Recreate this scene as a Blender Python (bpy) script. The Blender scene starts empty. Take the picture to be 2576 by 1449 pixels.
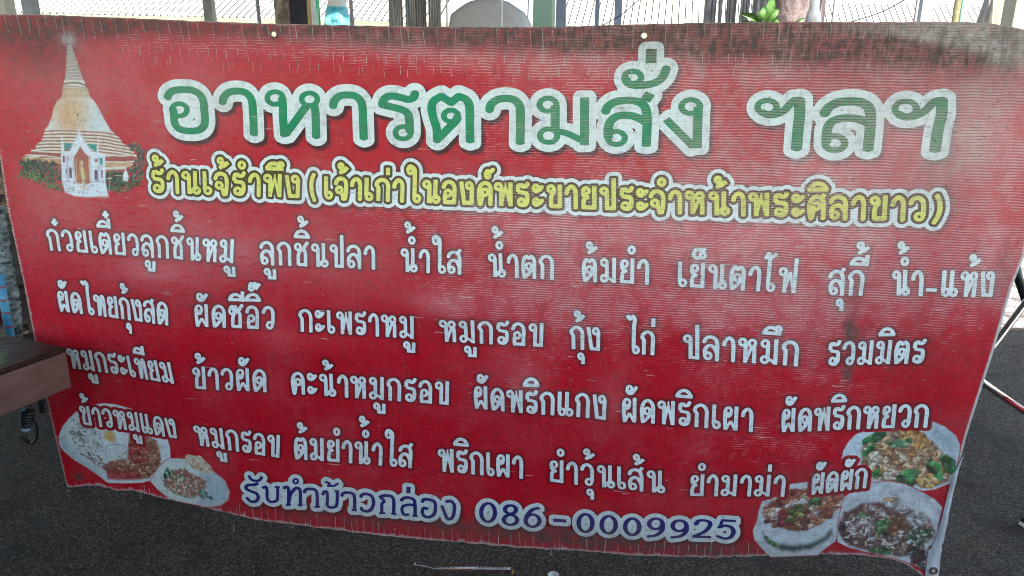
# Weathered red food-stall banner in a shaded market, built in code (bpy 4.5)
import bpy, math, random
import numpy as np
from mathutils import Vector, Matrix
S = bpy.context.scene
COL = S.collection
R = math.radians

# ================================================================ camera, sky, sun, exposure
cam = bpy.data.objects.new('camera', bpy.data.cameras.new('camera')); COL.objects.link(cam)
cam.data.sensor_width = 36.0; cam.data.lens = 36.0*1860/2576
cam.data.clip_start = 0.02; cam.data.clip_end = 400
cam.matrix_world = Matrix(((0.9901747, -0.0493281, 0.1308463, 0.0000000), (0.1393589, 0.2709004, -0.9524663, -1.7097799), (0.0115370, 0.9613427, 0.2751131, 1.5510846), (0.0000000, 0.0000000, 0.0000000, 1.0000000)))
S.camera = cam
SUN_EL, SUN_AZ = 60.0, 150.0            # azimuth clockwise from +Y (behind the camera, to the right)
w = bpy.data.worlds.new('World'); S.world = w; w.use_nodes = True
sky = w.node_tree.nodes.new('ShaderNodeTexSky'); sky.sky_type = 'NISHITA'; sky.sun_disc = False
sky.sun_elevation = R(SUN_EL); sky.sun_rotation = R(SUN_AZ)
bg = w.node_tree.nodes['Background']; bg.inputs['Strength'].default_value = 0.13
w.node_tree.links.new(sky.outputs[0], bg.inputs['Color'])
sl = bpy.data.lights.new('sun', 'SUN'); sl.energy = 3.2; sl.angle = R(0.5); sl.color = (1, .95, .87)
so = bpy.data.objects.new('sun', sl); COL.objects.link(so)
sd = Vector((math.sin(R(SUN_AZ))*math.cos(R(SUN_EL)), math.cos(R(SUN_AZ))*math.cos(R(SUN_EL)), math.sin(R(SUN_EL))))
so.rotation_euler = sd.to_track_quat('Z', 'Y').to_euler(); so.location = (6, -8, 12)
S.view_settings.view_transform = 'Standard'; S.view_settings.look = 'None'
S.view_settings.exposure = 2.55; S.view_settings.gamma = 1.0
S.view_settings.use_curve_mapping = False
S.cycles.use_denoising = True
try: S.cycles.denoiser = 'OPENIMAGEDENOISE'; S.cycles.denoising_input_passes = 'RGB_ALBEDO_NORMAL'; S.cycles.denoising_prefilter = 'ACCURATE'
except Exception: pass
S.view_settings.use_white_balance = True; S.view_settings.white_balance_temperature = 7000; S.view_settings.white_balance_tint = 4
S.cycles.max_bounces = 8; S.cycles.diffuse_bounces = 4; S.cycles.glossy_bounces = 4
S.cycles.sample_clamp_indirect = 6; S.cycles.pixel_filter_type = 'BLACKMAN_HARRIS'; S.cycles.filter_width = 1.05

# ================================================================ helpers
def tag(o, label=None, cat=None, group=None, kind=None):
    if label: o['label'] = label
    if cat: o['category'] = cat
    if group: o['group'] = group
    if kind: o['kind'] = kind
    return o
def empty(name, loc=(0, 0, 0)):
    o = bpy.data.objects.new(name, None); COL.objects.link(o); o.location = loc; o.empty_display_size = .05
    return o
def mesh_obj(name, V, F, m, parent=None, smooth=False):
    me = bpy.data.meshes.new(name)
    me.from_pydata([tuple(v) for v in V], [], [tuple(f) for f in F]); me.update()
    o = bpy.data.objects.new(name, me); COL.objects.link(o)
    if m: me.materials.append(m)
    if parent:
        o.parent = parent; o.matrix_parent_inverse = Matrix.Translation(-parent.location)
    if smooth: me.polygons.foreach_set('use_smooth', [True]*len(me.polygons))
    return o
class MB:
    def __init__(s): s.V = []; s.F = []
    def add(s, V, F):
        b = len(s.V); s.V += [tuple(v) for v in V]; s.F += [tuple(i+b for i in f) for f in F]
    def box(s, a, b):
        x0, y0, z0 = a; x1, y1, z1 = b
        s.add([(x0,y0,z0),(x1,y0,z0),(x1,y1,z0),(x0,y1,z0),(x0,y0,z1),(x1,y0,z1),(x1,y1,z1),(x0,y1,z1)],
              [(0,3,2,1),(4,5,6,7),(0,1,5,4),(1,2,6,5),(2,3,7,6),(3,0,4,7)])
    def tube(s, P, r, n=12, cap=True):
        P = [Vector(p) for p in P]; rr = r if hasattr(r, '__len__') else [r]*len(P)
        V = []; F = []
        up = Vector((0, 0, 1))
        t0 = (P[1]-P[0]).normalized()
        if abs(t0.dot(up)) > .9: up = Vector((0, 1, 0))
        a = t0.cross(up).normalized()
        for i, p in enumerate(P):
            t = (P[min(i+1, len(P)-1)]-P[max(i-1, 0)]).normalized()
            a = (a-t*a.dot(t)).normalized(); b = t.cross(a)
            for k in range(n):
                q = 2*math.pi*k/n
                V.append(p+(a*math.cos(q)+b*math.sin(q))*rr[i])
        for i in range(len(P)-1):
            for k in range(n):
                F.append((i*n+k, i*n+(k+1) % n, (i+1)*n+(k+1) % n, (i+1)*n+k))
        if cap: F.append(tuple(range(n-1, -1, -1))); F.append(tuple((len(P)-1)*n+k for k in range(n)))
        s.add(V, F)
    def lathe(s, c, prof, n=28, wob=None):
        V = []; F = []
        for i, (r, zz) in enumerate(prof):
            for k in range(n):
                q = 2*math.pi*k/n; f = wob(q, i/(len(prof)-1)) if wob else 1
                V.append((c[0]+r*f*math.cos(q), c[1]+r*f*math.sin(q), c[2]+zz))
        for i in range(len(prof)-1):
            for k in range(n):
                F.append((i*n+k, i*n+(k+1) % n, (i+1)*n+(k+1) % n, (i+1)*n+k))
        s.add(V, F)
    def build(s, name, m, parent=None, smooth=False): return mesh_obj(name, s.V, s.F, m, parent, smooth)
def bez(P, n=16):
    return [tuple(q) for q in smooth(P, n)] if len(P) > 2 else P
def bevel(o, wd=.004, seg=2):
    b = o.modifiers.new('bevel', 'BEVEL'); b.width = wd; b.segments = seg; b.limit_method = 'ANGLE'; b.angle_limit = R(40)
    return o

class NT:
    """small node-tree writer"""
    def __init__(s, name):
        s.m = bpy.data.materials.new(name); s.m.use_nodes = True; s.t = s.m.node_tree; s.n = s.t.nodes; s.l = s.t.links
        s.bsdf = s.n['Principled BSDF']
    def put(s, sock, v):
        if isinstance(v, (int, float)): sock.default_value = v
        elif isinstance(v, tuple): sock.default_value = v if len(v) == len(sock.default_value) else (*v, 1)
        else: s.l.new(v, sock)
    def math(s, op, a, b=0., c=None, clamp=False):
        q = s.n.new('ShaderNodeMath'); q.operation = op; q.use_clamp = clamp
        s.put(q.inputs[0], a); s.put(q.inputs[1], b)
        if c is not None: s.put(q.inputs[2], c)
        return q.outputs[0]
    def mix(s, f, a, b):
        q = s.n.new('ShaderNodeMix'); q.data_type = 'RGBA'; q.clamp_factor = True
        s.put(q.inputs[0], f); s.put(q.inputs[6], a); s.put(q.inputs[7], b); return q.outputs[2]
    def ramp(s, v, lo, hi, a=0., b=1.):
        q = s.n.new('ShaderNodeMapRange'); q.interpolation_type = 'SMOOTHSTEP'
        s.put(q.inputs[0], v); s.put(q.inputs[1], lo); s.put(q.inputs[2], hi); s.put(q.inputs[3], a); s.put(q.inputs[4], b); return q.outputs[0]
    def attr(s, name, fac=True):
        q = s.n.new('ShaderNodeAttribute'); q.attribute_name = name; return q.outputs['Fac' if fac else 'Color']
    def coord(s, out='Object'):
        return s.n.new('ShaderNodeTexCoord').outputs[out]
    def scale(s, v, sc, off=(0, 0, 0)):
        q = s.n.new('ShaderNodeMapping'); s.l.new(v, q.inputs[0]); q.inputs[3].default_value = sc; q.inputs[1].default_value = off; return q.outputs[0]
    def noise(s, v, sc, det=3, rough=.55, out=0, dist=0.):
        q = s.n.new('ShaderNodeTexNoise'); s.l.new(v, q.inputs['Vector']); q.inputs['Scale'].default_value = sc
        q.inputs['Detail'].default_value = det; q.inputs['Roughness'].default_value = rough; q.inputs['Distortion'].default_value = dist; return q.outputs[out]
    def voro(s, v, sc, out='Distance'):
        q = s.n.new('ShaderNodeTexVoronoi'); s.l.new(v, q.inputs['Vector']); q.inputs['Scale'].default_value = sc; return q.outputs[out]
    def sep(s, v):
        q = s.n.new('ShaderNodeSeparateXYZ'); s.l.new(v, q.inputs[0]); return q.outputs
    def bump(s, h, dist, st=1.):
        q = s.n.new('ShaderNodeBump'); s.l.new(h, q.inputs['Height']); q.inputs['Distance'].default_value = dist
        s.put(q.inputs['Strength'], st); s.l.new(q.outputs[0], s.bsdf.inputs['Normal'])
    def out(s, col=None, rough=None, spec=None, metal=None):
        i = s.bsdf.inputs
        if col is not None: s.put(i['Base Color'], col)
        if rough is not None: s.put(i['Roughness'], rough)
        if spec is not None: s.put(i['Specular IOR Level'], spec)
        if metal is not None: s.put(i['Metallic'], metal)
        return s.m
_mc = {}
def mat(name, c, rough=.6, metal=0., spec=.4, var=.18, sc=14., bump=0., sx=(1, 1, 1)):
    """mottled, slightly dirty everyday surface"""
    if name in _mc: return _mc[name]
    t = NT(name); v = t.scale(t.coord(), sx)
    n = t.noise(v, sc, 5, .62); n2 = t.noise(v, sc*5, 3, .6)
    k = t.math('ADD', t.math('MULTIPLY', n, .7), t.math('MULTIPLY', n2, .3))
    f = t.ramp(k, .32, .70)
    dark = tuple(x*(1-var*1.6) for x in c); light = tuple(min(1, x*(1+var)) for x in c)
    t.out(t.mix(f, dark, light), t.ramp(n2, .3, .7, rough*.85, min(1, rough*1.15)), spec, metal)
    if bump: t.bump(k, bump)
    _mc[name] = t.m; return t.m
# ---------------------------------------------------------------- lettering
# Stroke skeletons of the looped Thai menu face.  Units: consonant height = 100.
# s = smooth stroke, p = straight stroke, o = closed loop (cx cy rx ry [pen])
GL = {
 'ก': (60, "p 14,0 14,60;p 5,70 14,58;s 5,69 11,84 28,93 44,86 52,68 52,36 52,0"),
 'ข': (58, "o 18,80;s 28,82 29,68 21,54 18,38 18,20 18,7;p 18,7 50,7;p 50,0 50,100"),
 'ค': (60, "s 14,0 9,36 9,62 17,84 32,93 46,85 53,66 53,34 53,0;o 31,54 11 13;s 21,50 21,32 18,16 15,0"),
 'ฅ': (60, ""),
 'ง': (56, "p 6,96 20,7;p 13,7 48,7;p 48,0 48,80;o 37,80 10 12.5"),
 'จ': (54, "s 5,68 11,85 26,93 42,84 47,60 46,28 42,0;o 19,42;s 27,32 33,18 36,0"),
 'ช': (60, "o 17,80;s 27,82 28,68 20,54 17,38 17,20 17,7;p 17,7 47,7;s 47,0 47,54 41,70 45,82 57,100;p 41,70 47,62"),
 'ซ': (60, "o 14,72 9 12;s 8,84 16,93 22,84 30,92 30,72 21,54 18,38 18,20 18,7;p 18,7 48,7;s 48,0 48,54 42,70 46,82 58,100;p 42,70 48,62"),
 'ด': (60, "s 14,0 9,36 9,62 17,84 32,93 46,85 53,66 53,34 53,0;o 30,50 11 13;s 40,48 39,34 28,18 15,4"),
 'ต': (60, "s 14,0 9,36 9,62 14,84 22,92;p 20,92 31,82 42,92;s 40,92 49,84 53,66 53,34 53,0;o 31,50 11 13;s 41,48 39,34 28,18 15,4"),
 'ท': (62, "o 15,80;p 25,80 25,0;s 27,8 36,48 43,84 49,92 55,76 55,36 55,0"),
 'น': (66, "o 17,80;p 28,80 28,0;p 26,7 34,10 48,26;p 51,18 51,100;o 55,17 11 13"),
 'บ': (58, "o 16,80;p 26,80 26,7;p 19,7 50,7;p 50,0 50,100"),
 'ป': (58, "o 16,80;p 26,80 26,7;p 19,7 50,7;p 50,0 50,136"),
 'ผ': (60, "o 21,80;s 13,0 9,40 9,80;p 13,2 31,38 12;p 31,38 49,2 12;p 51,0 51,100;s 30,72 27,62 20,56"),
 'พ': (66, "o 15,80;p 25,80 25,0;p 25,2 41,80 11;p 41,80 57,2 11;p 41,76 41,97 7;p 59,0 59,100"),
 'ฟ': (66, "o 15,80;p 25,80 25,0;p 25,2 41,80 11;p 41,80 57,2 11;p 59,0 59,132"),
 'ม': (64, "o 17,80;p 27,80 27,22;o 17,17;p 26,22 38,17 54,5 13;p 55,0 55,100"),
 'ย': (58, "o 20,78;s 10,80 12,60 26,50;s 26,50 15,44 11,26 11,7;p 5,7 50,7;p 50,0 50,100"),
 'ร': (50, "s 46,100 40,88 30,85 18,91;s 26,91 12,88 9,66;p 9,62 40,57;s 38,58 43,50 43,22 34,8 20,8 12,14;o 22,20 11 13"),
 'ล': (60, "s 5,70 12,86 30,93 46,84 52,64 52,30 52,0;s 9,18 8,38 17,55 32,58 43,48 51,30;o 19,18"),
 'ว': (52, "s 5,68 12,86 27,93 40,84 45,64 45,20;o 33,18 11 13"),
 'ศ': (60, "s 14,0 9,36 9,62 17,84 32,93 46,85 53,66 53,34 53,0;o 31,54 11 13;s 21,50 21,32 18,16 15,0;p 44,84 56,104"),
 'ส': (60, "s 5,70 12,86 30,93 46,84 52,64 52,30 52,0;s 9,18 8,38 17,55 32,58 43,48 51,30;o 19,18;p 43,86 55,106"),
 'ห': (66, "o 15,80;p 26,80 26,0;p 27,6 46,60 13;o 49,78 11 13;s 57,70 53,62 57,52 57,0"),
 'อ': (56, "s 5,68 12,86 28,93 42,84 48,66 48,40;p 48,46 48,0;p 54,7 8,7;s 14,3 12,24 13,38;o 23,44 11 13"),
 'ะ': (40, "o 14,82 9 11;s 6,76 14,68 26,74 37,88;o 14,24 9 11;s 6,18 14,10 26,16 37,30"),
 'า': (44, "s 5,62 9,80 22,93 34,84 38,64 38,34 38,0"),
 'เ': (32, "p 9,100 9,20;o 20,17 11 13"),
 'แ': (62, "p 9,100 9,20;o 20,17 11 13;p 39,100 39,20;o 50,17 11 13"),
 'โ': (42, "s 2,128 12,146 24,134 38,146;p 17,134 17,20;o 28,17 11 13"),
 'ใ': (50, "o 14,136 10 13;s 4,140 12,154 24,150 31,136 31,90 31,20;o 41,17 11 13"),
 'ไ': (50, "p 3,154 14,138;p 8,136 30,152;s 24,152 34,140 31,110 30,60 30,20;o 40,17 11 13"),
 '-': (48, "p 2,24 44,24"),
 '(': (26, "s 22,104 12,80 9,48 14,16 24,-12"),
 ')': (26, "s 8,104 17,80 20,48 15,16 5,-12"),
 ' ': (36, ""),
}
# marks: drawn from an anchor at the right edge of the consonant below/above them
MK = {
 'ิ': "s -56,122 -44,140 -28,146 -12,140 0,122;p -61,122 5,122",
 'ี': "s -56,122 -44,140 -28,144 -12,136 -4,122;p -61,122 4,122;p -2,114 -2,158",
 'ึ': "s -56,122 -44,140 -28,144 -12,136 -4,122;p -61,122 4,122;o -6,140 8 9",
 'ั': "o -32,134 9 11;s -42,126 -32,116 -20,120 -4,144",
 '็': "p -42,150 0,152;s -38,152 -44,132 -38,120 -28,118 -22,124;o -12,130 9 10",
 '้': "o -30,148 8 10;s -22,142 -22,130 -32,118;p -34,120 -18,126 -2,142",
 '่': "p -11,114 -11,146",
 '๊': "o -34,126 8 9;s -40,134 -34,146 -26,136 -18,146 -16,126;p -18,122 0,146",
 '๋': "p -27,128 3,128;p -12,113 -12,145",
 '์': "o -22,124 8 10;s -30,128 -24,142 -12,140 -2,150",
 'ํ': "o -16,132 10 13",
 'ุ': "o -17,-28 9 11;p -8,-28 -8,-60",
 'ู': "o -34,-28 9 11;p -25,-26 -25,-56;p -32,-54 0,-54;p -4,-60 -4,-16",
}
TONES = '้่๊๋์'
UPPER = 'ิีึั็ํ'

def smooth(pts, n=7):
    p = [np.array(q, float) for q in pts]
    if len(p) < 3: return np.array(p)
    ext = [2*p[0]-p[1]] + p + [2*p[-1]-p[-2]]
    out = []
    for i in range(1, len(ext)-2):
        a, b, c, d = ext[i-1:i+3]
        for k in range(n):
            t = k/n
            out.append(.5*((2*b)+(c-a)*t+(2*a-5*b+4*c-d)*t*t+(3*b-a-3*c+d)*t**3))
    out.append(p[-1])
    return np.array(out)

def parse(spec, dx=0., dy=0.):
    """-> list of (points, pen factor) in glyph units"""
    res = []
    for st in spec.split(';'):
        st = st.strip()
        if not st: continue
        k, rest = st[0], st[1:].split()
        if k == 'o':
            c = [float(v) for v in rest[0].split(',')]
            rx = float(rest[1]) if len(rest) > 1 else 11.
            ry = float(rest[2]) if len(rest) > 2 else 12.5
            a = np.linspace(0, 2*np.pi, 21)
            res.append((np.stack([c[0]+dx+rx*np.cos(a), c[1]+dy+ry*np.sin(a)], 1), .80))
        else:
            pen = 1.
            if ',' not in rest[-1]: pen = float(rest[-1])/16.5; rest = rest[:-1]
            pts = [tuple(float(v) for v in q.split(',')) for q in rest]
            pts = np.array([(a+dx, b+dy) for a, b in pts])
            res.append((smooth(pts) if k == 's' else pts, pen))
    return res

def layout(text, gap=11.):
    """strokes of a Thai word, its width in glyph units"""
    x, right, out = 0., 0., []
    up = False
    for i, ch in enumerate(text):
        if ch in MK:
            dy = 0.
            if ch in TONES and (up or text[i+1:i+2] == 'ำ'): dy = 46.   # rides above a vowel or ring
            dx = right + 2
            out += parse(MK[ch], dx, dy)
            if ch in UPPER: up = True
            continue
        if ch == 'ำ':
            ring = parse(MK['ํ'], right+4, 0.)
            out += ring
            ch = 'า'
        w, spec = GL[ch]
        out += parse(spec, x, 0.)
        right = x + (w if ch not in 'น' else 60)
        if ch == 'ป' : right = x + 38
        x += w + gap
        up = False
    return out, x-gap

# ---------------------------------------------------------------- measured layout of the print, banner millimetres (x, height)
TITLE = [
 ('s',1,[(-1077.3,1492.8),(-1071.5,1502.6),(-1056.4,1509.8),(-1035.7,1511.5),(-1012.9,1510.4),(-995.4,1502.1),(-986.9,1487.2),(-986.6,1466.3),(-987.7,1438.3),(-995.8,1422.8),(-1012.1,1415.8),(-1034.2,1414.6),(-1054.6,1418),(-1065.7,1429.7),(-1066.8,1446.2),(-1065.6,1464)]),
 ('p',0.68,[(-1030.5,1464.7),(-1031.6,1460.9),(-1034,1457.3),(-1037.5,1454.3),(-1041.9,1451.9),(-1046.9,1450.3),(-1052.1,1449.7),(-1057.2,1450.1),(-1061.9,1451.5),(-1065.7,1453.8),(-1068.5,1456.7),(-1070.1,1460.2),(-1070.3,1464),(-1069.2,1467.7),(-1066.7,1471.3),(-1063.2,1474.3),(-1058.8,1476.7),(-1053.8,1478.2),(-1048.6,1478.8),(-1043.5,1478.4),(-1038.9,1477),(-1035.1,1474.8),(-1032.3,1471.9),(-1030.7,1468.4),(-1030.5,1464.7)]),
 ('s',1,[(-938.3,1482.9),(-932.7,1496.1),(-919,1506.7),(-899,1510.1),(-878,1507.2),(-865.4,1494.9),(-862.4,1477.7),(-863.3,1445.3),(-865.7,1407.9)]),
 ('p',0.68,[(-784.5,1495.9),(-785.5,1492.1),(-787.7,1488.5),(-791,1485.5),(-795.3,1483.1),(-800.1,1481.5),(-805.3,1480.9),(-810.3,1481.4),(-814.9,1482.7),(-818.8,1485),(-821.7,1488),(-823.4,1491.5),(-823.7,1495.3),(-822.7,1499.1),(-820.5,1502.6),(-817.1,1505.7),(-812.9,1508),(-808,1509.6),(-802.9,1510.1),(-797.9,1509.7),(-793.3,1508.3),(-789.4,1506.1),(-786.6,1503.1),(-784.9,1499.6),(-784.5,1495.9)]),
 ('s',1,[(-786.2,1495.8),(-786.3,1479),(-788.1,1446.7),(-788.6,1406.8)]),
 ('p',1,[(-784.5,1412),(-724.9,1482.2)]),
 ('p',0.68,[(-699.9,1494.4),(-700.8,1490.7),(-702.9,1487.3),(-706.2,1484.2),(-710.3,1481.9),(-715.1,1480.4),(-720.2,1479.8),(-725.1,1480.2),(-729.7,1481.6),(-733.6,1483.8),(-736.5,1486.7),(-738.2,1490.1),(-738.6,1493.8),(-737.7,1497.6),(-735.5,1501),(-732.2,1504),(-728,1506.3),(-723.3,1507.8),(-718.3,1508.4),(-713.3,1508),(-708.7,1506.6),(-704.9,1504.4),(-702,1501.5),(-700.3,1498.1),(-699.9,1494.4)]),
 ('s',1,[(-709,1482.5),(-706.9,1464.3),(-707.7,1436.8),(-709,1405.3)]),
 ('s',1,[(-662.8,1478.3),(-658.4,1491.9),(-645,1502.3),(-628.7,1505.2),(-608.3,1503.3),(-595.5,1493.8),(-590.8,1476.6),(-591.2,1441.4),(-591.7,1404.2)]),
 ('s',1,[(-463.6,1511.6),(-468,1502),(-479.9,1497.4),(-496.4,1501.1),(-512.8,1504)]),
 ('s',1,[(-505.7,1503.7),(-524.7,1504.3),(-537.3,1497.6),(-543.5,1484.8)]),
 ('s',1,[(-546.8,1485.6),(-518.4,1479.4),(-494.8,1473.7),(-482,1464.9),(-479.3,1450.4),(-479.1,1423.2)]),
 ('p',0.68,[(-476.5,1422.1),(-477.3,1418.4),(-479.2,1415),(-482.3,1412),(-486.2,1409.6),(-490.7,1408.1),(-495.6,1407.5),(-500.4,1407.9),(-504.9,1409.2),(-508.7,1411.4),(-511.6,1414.2),(-513.4,1417.6),(-513.9,1421.3),(-513.1,1425),(-511.1,1428.4),(-508.1,1431.4),(-504.1,1433.7),(-499.6,1435.2),(-494.8,1435.8),(-489.9,1435.4),(-485.5,1434.1),(-481.7,1431.9),(-478.8,1429.1),(-477.1,1425.7),(-476.5,1422.1)]),
 ('s',1,[(-414.4,1403.2),(-414.8,1431.3),(-422.4,1458.2),(-425.8,1479.4),(-420.1,1495),(-401.2,1506.1)]),
 ('p',1,[(-404.7,1506.9),(-379.8,1492.3),(-359.5,1507.6)]),
 ('s',1,[(-363,1506.7),(-344.5,1498.8),(-337.2,1483.1),(-336.7,1444.2),(-336.6,1402.7)]),
 ('p',0.68,[(-364,1462.6),(-364.6,1459.3),(-366.3,1456.1),(-369,1453.4),(-372.5,1451.2),(-376.6,1449.9),(-381,1449.3),(-385.3,1449.7),(-389.4,1450.9),(-392.9,1452.9),(-395.5,1455.6),(-397.1,1458.7),(-397.7,1462),(-397.1,1465.4),(-395.3,1468.5),(-392.6,1471.2),(-389.1,1473.4),(-385,1474.7),(-380.7,1475.2),(-376.3,1474.9),(-372.3,1473.7),(-368.9,1471.7),(-366.2,1469),(-364.6,1466),(-364,1462.6)]),
 ('s',1,[(-365.7,1460.4),(-369.3,1451.4),(-389.4,1431.9),(-408.5,1412.2)]),
 ('s',1,[(-291.5,1476.1),(-287.4,1489.4),(-274.4,1499.3),(-257.4,1503),(-236.9,1501.1),(-225.4,1492.6),(-220.2,1478.5),(-219.7,1442.1),(-220,1402.3)]),
 ('p',0.68,[(-139,1491.2),(-139.6,1487.5),(-141.4,1484),(-144.3,1480.9),(-148.2,1478.6),(-152.8,1477.1),(-157.7,1476.5),(-162.7,1476.9),(-167.3,1478.2),(-171.4,1480.5),(-174.5,1483.4),(-176.5,1486.8),(-177.2,1490.5),(-176.6,1494.3),(-174.8,1497.8),(-171.8,1500.8),(-167.9,1503.1),(-163.4,1504.6),(-158.4,1505.2),(-153.5,1504.8),(-148.9,1503.4),(-144.9,1501.2),(-141.8,1498.3),(-139.8,1494.9),(-139,1491.2)]),
 ('p',1,[(-141.7,1489.6),(-140.2,1434.8)]),
 ('p',0.68,[(-135.1,1422.7),(-135.6,1418.8),(-137.5,1415.1),(-140.6,1411.9),(-144.7,1409.4),(-149.5,1407.8),(-154.6,1407.2),(-159.8,1407.6),(-164.7,1409),(-168.9,1411.3),(-172.2,1414.4),(-174.2,1418),(-175,1421.9),(-174.4,1425.8),(-172.5,1429.5),(-169.4,1432.7),(-165.3,1435.2),(-160.5,1436.8),(-155.4,1437.4),(-150.2,1437),(-145.4,1435.6),(-141.2,1433.3),(-137.9,1430.2),(-135.8,1426.6),(-135.1,1422.7)]),
 ('s',0.85,[(-139,1433.1),(-111.7,1427.7),(-75.1,1410.8)]),
 ('p',1,[(-76.4,1507.9),(-72.8,1402.6)]),
 ('s',1,[(-28.9,1477.2),(-23.3,1489.4),(-8,1499.1),(15.9,1502.9),(35.5,1501.9),(51.6,1495.4),(61.1,1481.2),(64.6,1452.1),(65.4,1403)]),
 ('p',1.15,[(67.4,1519),(57.2,1502.5)]),
 ('p',0.68,[(17.2,1421),(16.7,1417.3),(15,1413.7),(12.1,1410.7),(8.3,1408.3),(3.8,1406.7),(-1.1,1406.1),(-6.1,1406.5),(-10.8,1407.8),(-14.9,1410),(-18,1413),(-20.1,1416.4),(-20.9,1420.2),(-20.5,1424),(-18.7,1427.5),(-15.8,1430.6),(-12,1433),(-7.5,1434.5),(-2.6,1435.1),(2.4,1434.7),(7,1433.4),(11.1,1431.1),(14.2,1428.2),(16.3,1424.8),(17.2,1421)]),
 ('s',1,[(-20,1419.8),(-21,1439.5),(-16.9,1456),(-2,1468.2),(19.8,1470.8),(40.8,1466.8),(61.1,1456.4)]),
 ('p',0.68,[(45.8,1552.4),(45.4,1549.1),(43.7,1545.9),(41,1543.2),(37.3,1541.1),(33,1539.7),(28.2,1539.2),(23.5,1539.6),(18.9,1540.8),(15,1542.9),(12,1545.5),(9.9,1548.6),(9.1,1552),(9.6,1555.4),(11.3,1558.6),(14,1561.3),(17.7,1563.4),(22.1,1564.7),(26.8,1565.2),(31.5,1564.8),(36,1563.6),(39.9,1561.6),(43,1558.9),(45,1555.8),(45.8,1552.4)]),
 ('s',0.95,[(11.2,1549.5),(18.3,1539.5),(33.7,1535),(55.2,1536.2),(78.5,1542.3),(92.6,1554.7),(99.1,1573)]),
 ('p',1.15,[(63.8,1611.7),(64.8,1582.2)]),
 ('p',0.68,[(177,1492.1),(176.6,1488.3),(174.9,1484.7),(171.9,1481.5),(168,1479.1),(163.2,1477.5),(158.1,1476.9),(152.8,1477.3),(147.9,1478.7),(143.5,1481),(140.1,1484.1),(137.8,1487.6),(136.8,1491.4),(137.2,1495.3),(139,1498.9),(141.9,1502),(145.9,1504.4),(150.7,1506),(155.8,1506.6),(161,1506.2),(165.9,1504.8),(170.3,1502.5),(173.7,1499.5),(176,1495.9),(177,1492.1)]),
 ('p',1,[(172.9,1491.6),(177.2,1402.4)]),
 ('p',0.92,[(105.2,1463.7),(170.1,1404.5)]),
 ('p',0.68,[(338.6,1493.8),(338.3,1490.1),(336.7,1486.6),(333.8,1483.6),(329.9,1481.3),(325.3,1479.8),(320.2,1479.2),(314.9,1479.6),(310,1480.9),(305.6,1483.1),(302.1,1486),(299.8,1489.4),(298.7,1493.1),(299,1496.8),(300.7,1500.3),(303.6,1503.3),(307.5,1505.6),(312.1,1507.1),(317.2,1507.6),(322.4,1507.2),(327.4,1505.9),(331.7,1503.7),(335.2,1500.8),(337.5,1497.4),(338.6,1493.8)]),
 ('s',0.9,[(309,1482.4),(322,1477.3),(338.6,1478.3),(354.3,1486.9),(366.1,1501.1),(372.9,1508.5)]),
 ('s',1.15,[(383.6,1512.2),(387.7,1479.6),(388.1,1443.8),(389.2,1404.1)]),
 ('p',1,[(368.6,1506.8),(386.9,1508.3)]),
 ('s',1.1,[(438.5,1481.3),(445.8,1494.8),(461.8,1504.7),(482.6,1508.2),(505.9,1507.3),(523.7,1499.6),(532.2,1484.3),(535.7,1451.1),(536.9,1405.6)]),
 ('p',0.75,[(487.9,1420.6),(487.7,1416.6),(486.1,1412.9),(483.2,1409.7),(479.3,1407.1),(474.5,1405.5),(469.3,1404.8),(463.9,1405.2),(458.7,1406.6),(454.2,1409),(450.5,1412.1),(448,1415.7),(446.8,1419.6),(447,1423.6),(448.6,1427.3),(451.5,1430.5),(455.5,1433),(460.2,1434.7),(465.5,1435.3),(470.8,1434.9),(475.9,1433.5),(480.5,1431.2),(484.1,1428.1),(486.7,1424.5),(487.9,1420.6)]),
 ('s',1,[(449.7,1419.7),(448.3,1449.3),(456.5,1465.8),(479,1473.3),(507.6,1472.2),(531,1463.5)]),
 ('p',0.68,[(621.7,1495.5),(621.6,1491.5),(620.1,1487.7),(617.2,1484.4),(613.2,1481.9),(608.3,1480.2),(602.9,1479.6),(597.3,1480),(592,1481.5),(587.2,1483.9),(583.3,1487),(580.7,1490.7),(579.4,1494.8),(579.5,1498.8),(581.1,1502.6),(584,1505.8),(588,1508.4),(592.9,1510),(598.3,1510.6),(603.8,1510.2),(609.2,1508.7),(613.9,1506.3),(617.7,1503.2),(620.4,1499.5),(621.7,1495.5)]),
 ('s',0.9,[(588.4,1483.2),(603.1,1478.3),(622.6,1480.8),(640.5,1492.7),(652.8,1508.8),(664.8,1513.5)]),
 ('s',1.1,[(667.8,1516.5),(672.3,1484.7),(670.3,1453.9),(671.2,1407.1)])]
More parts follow.
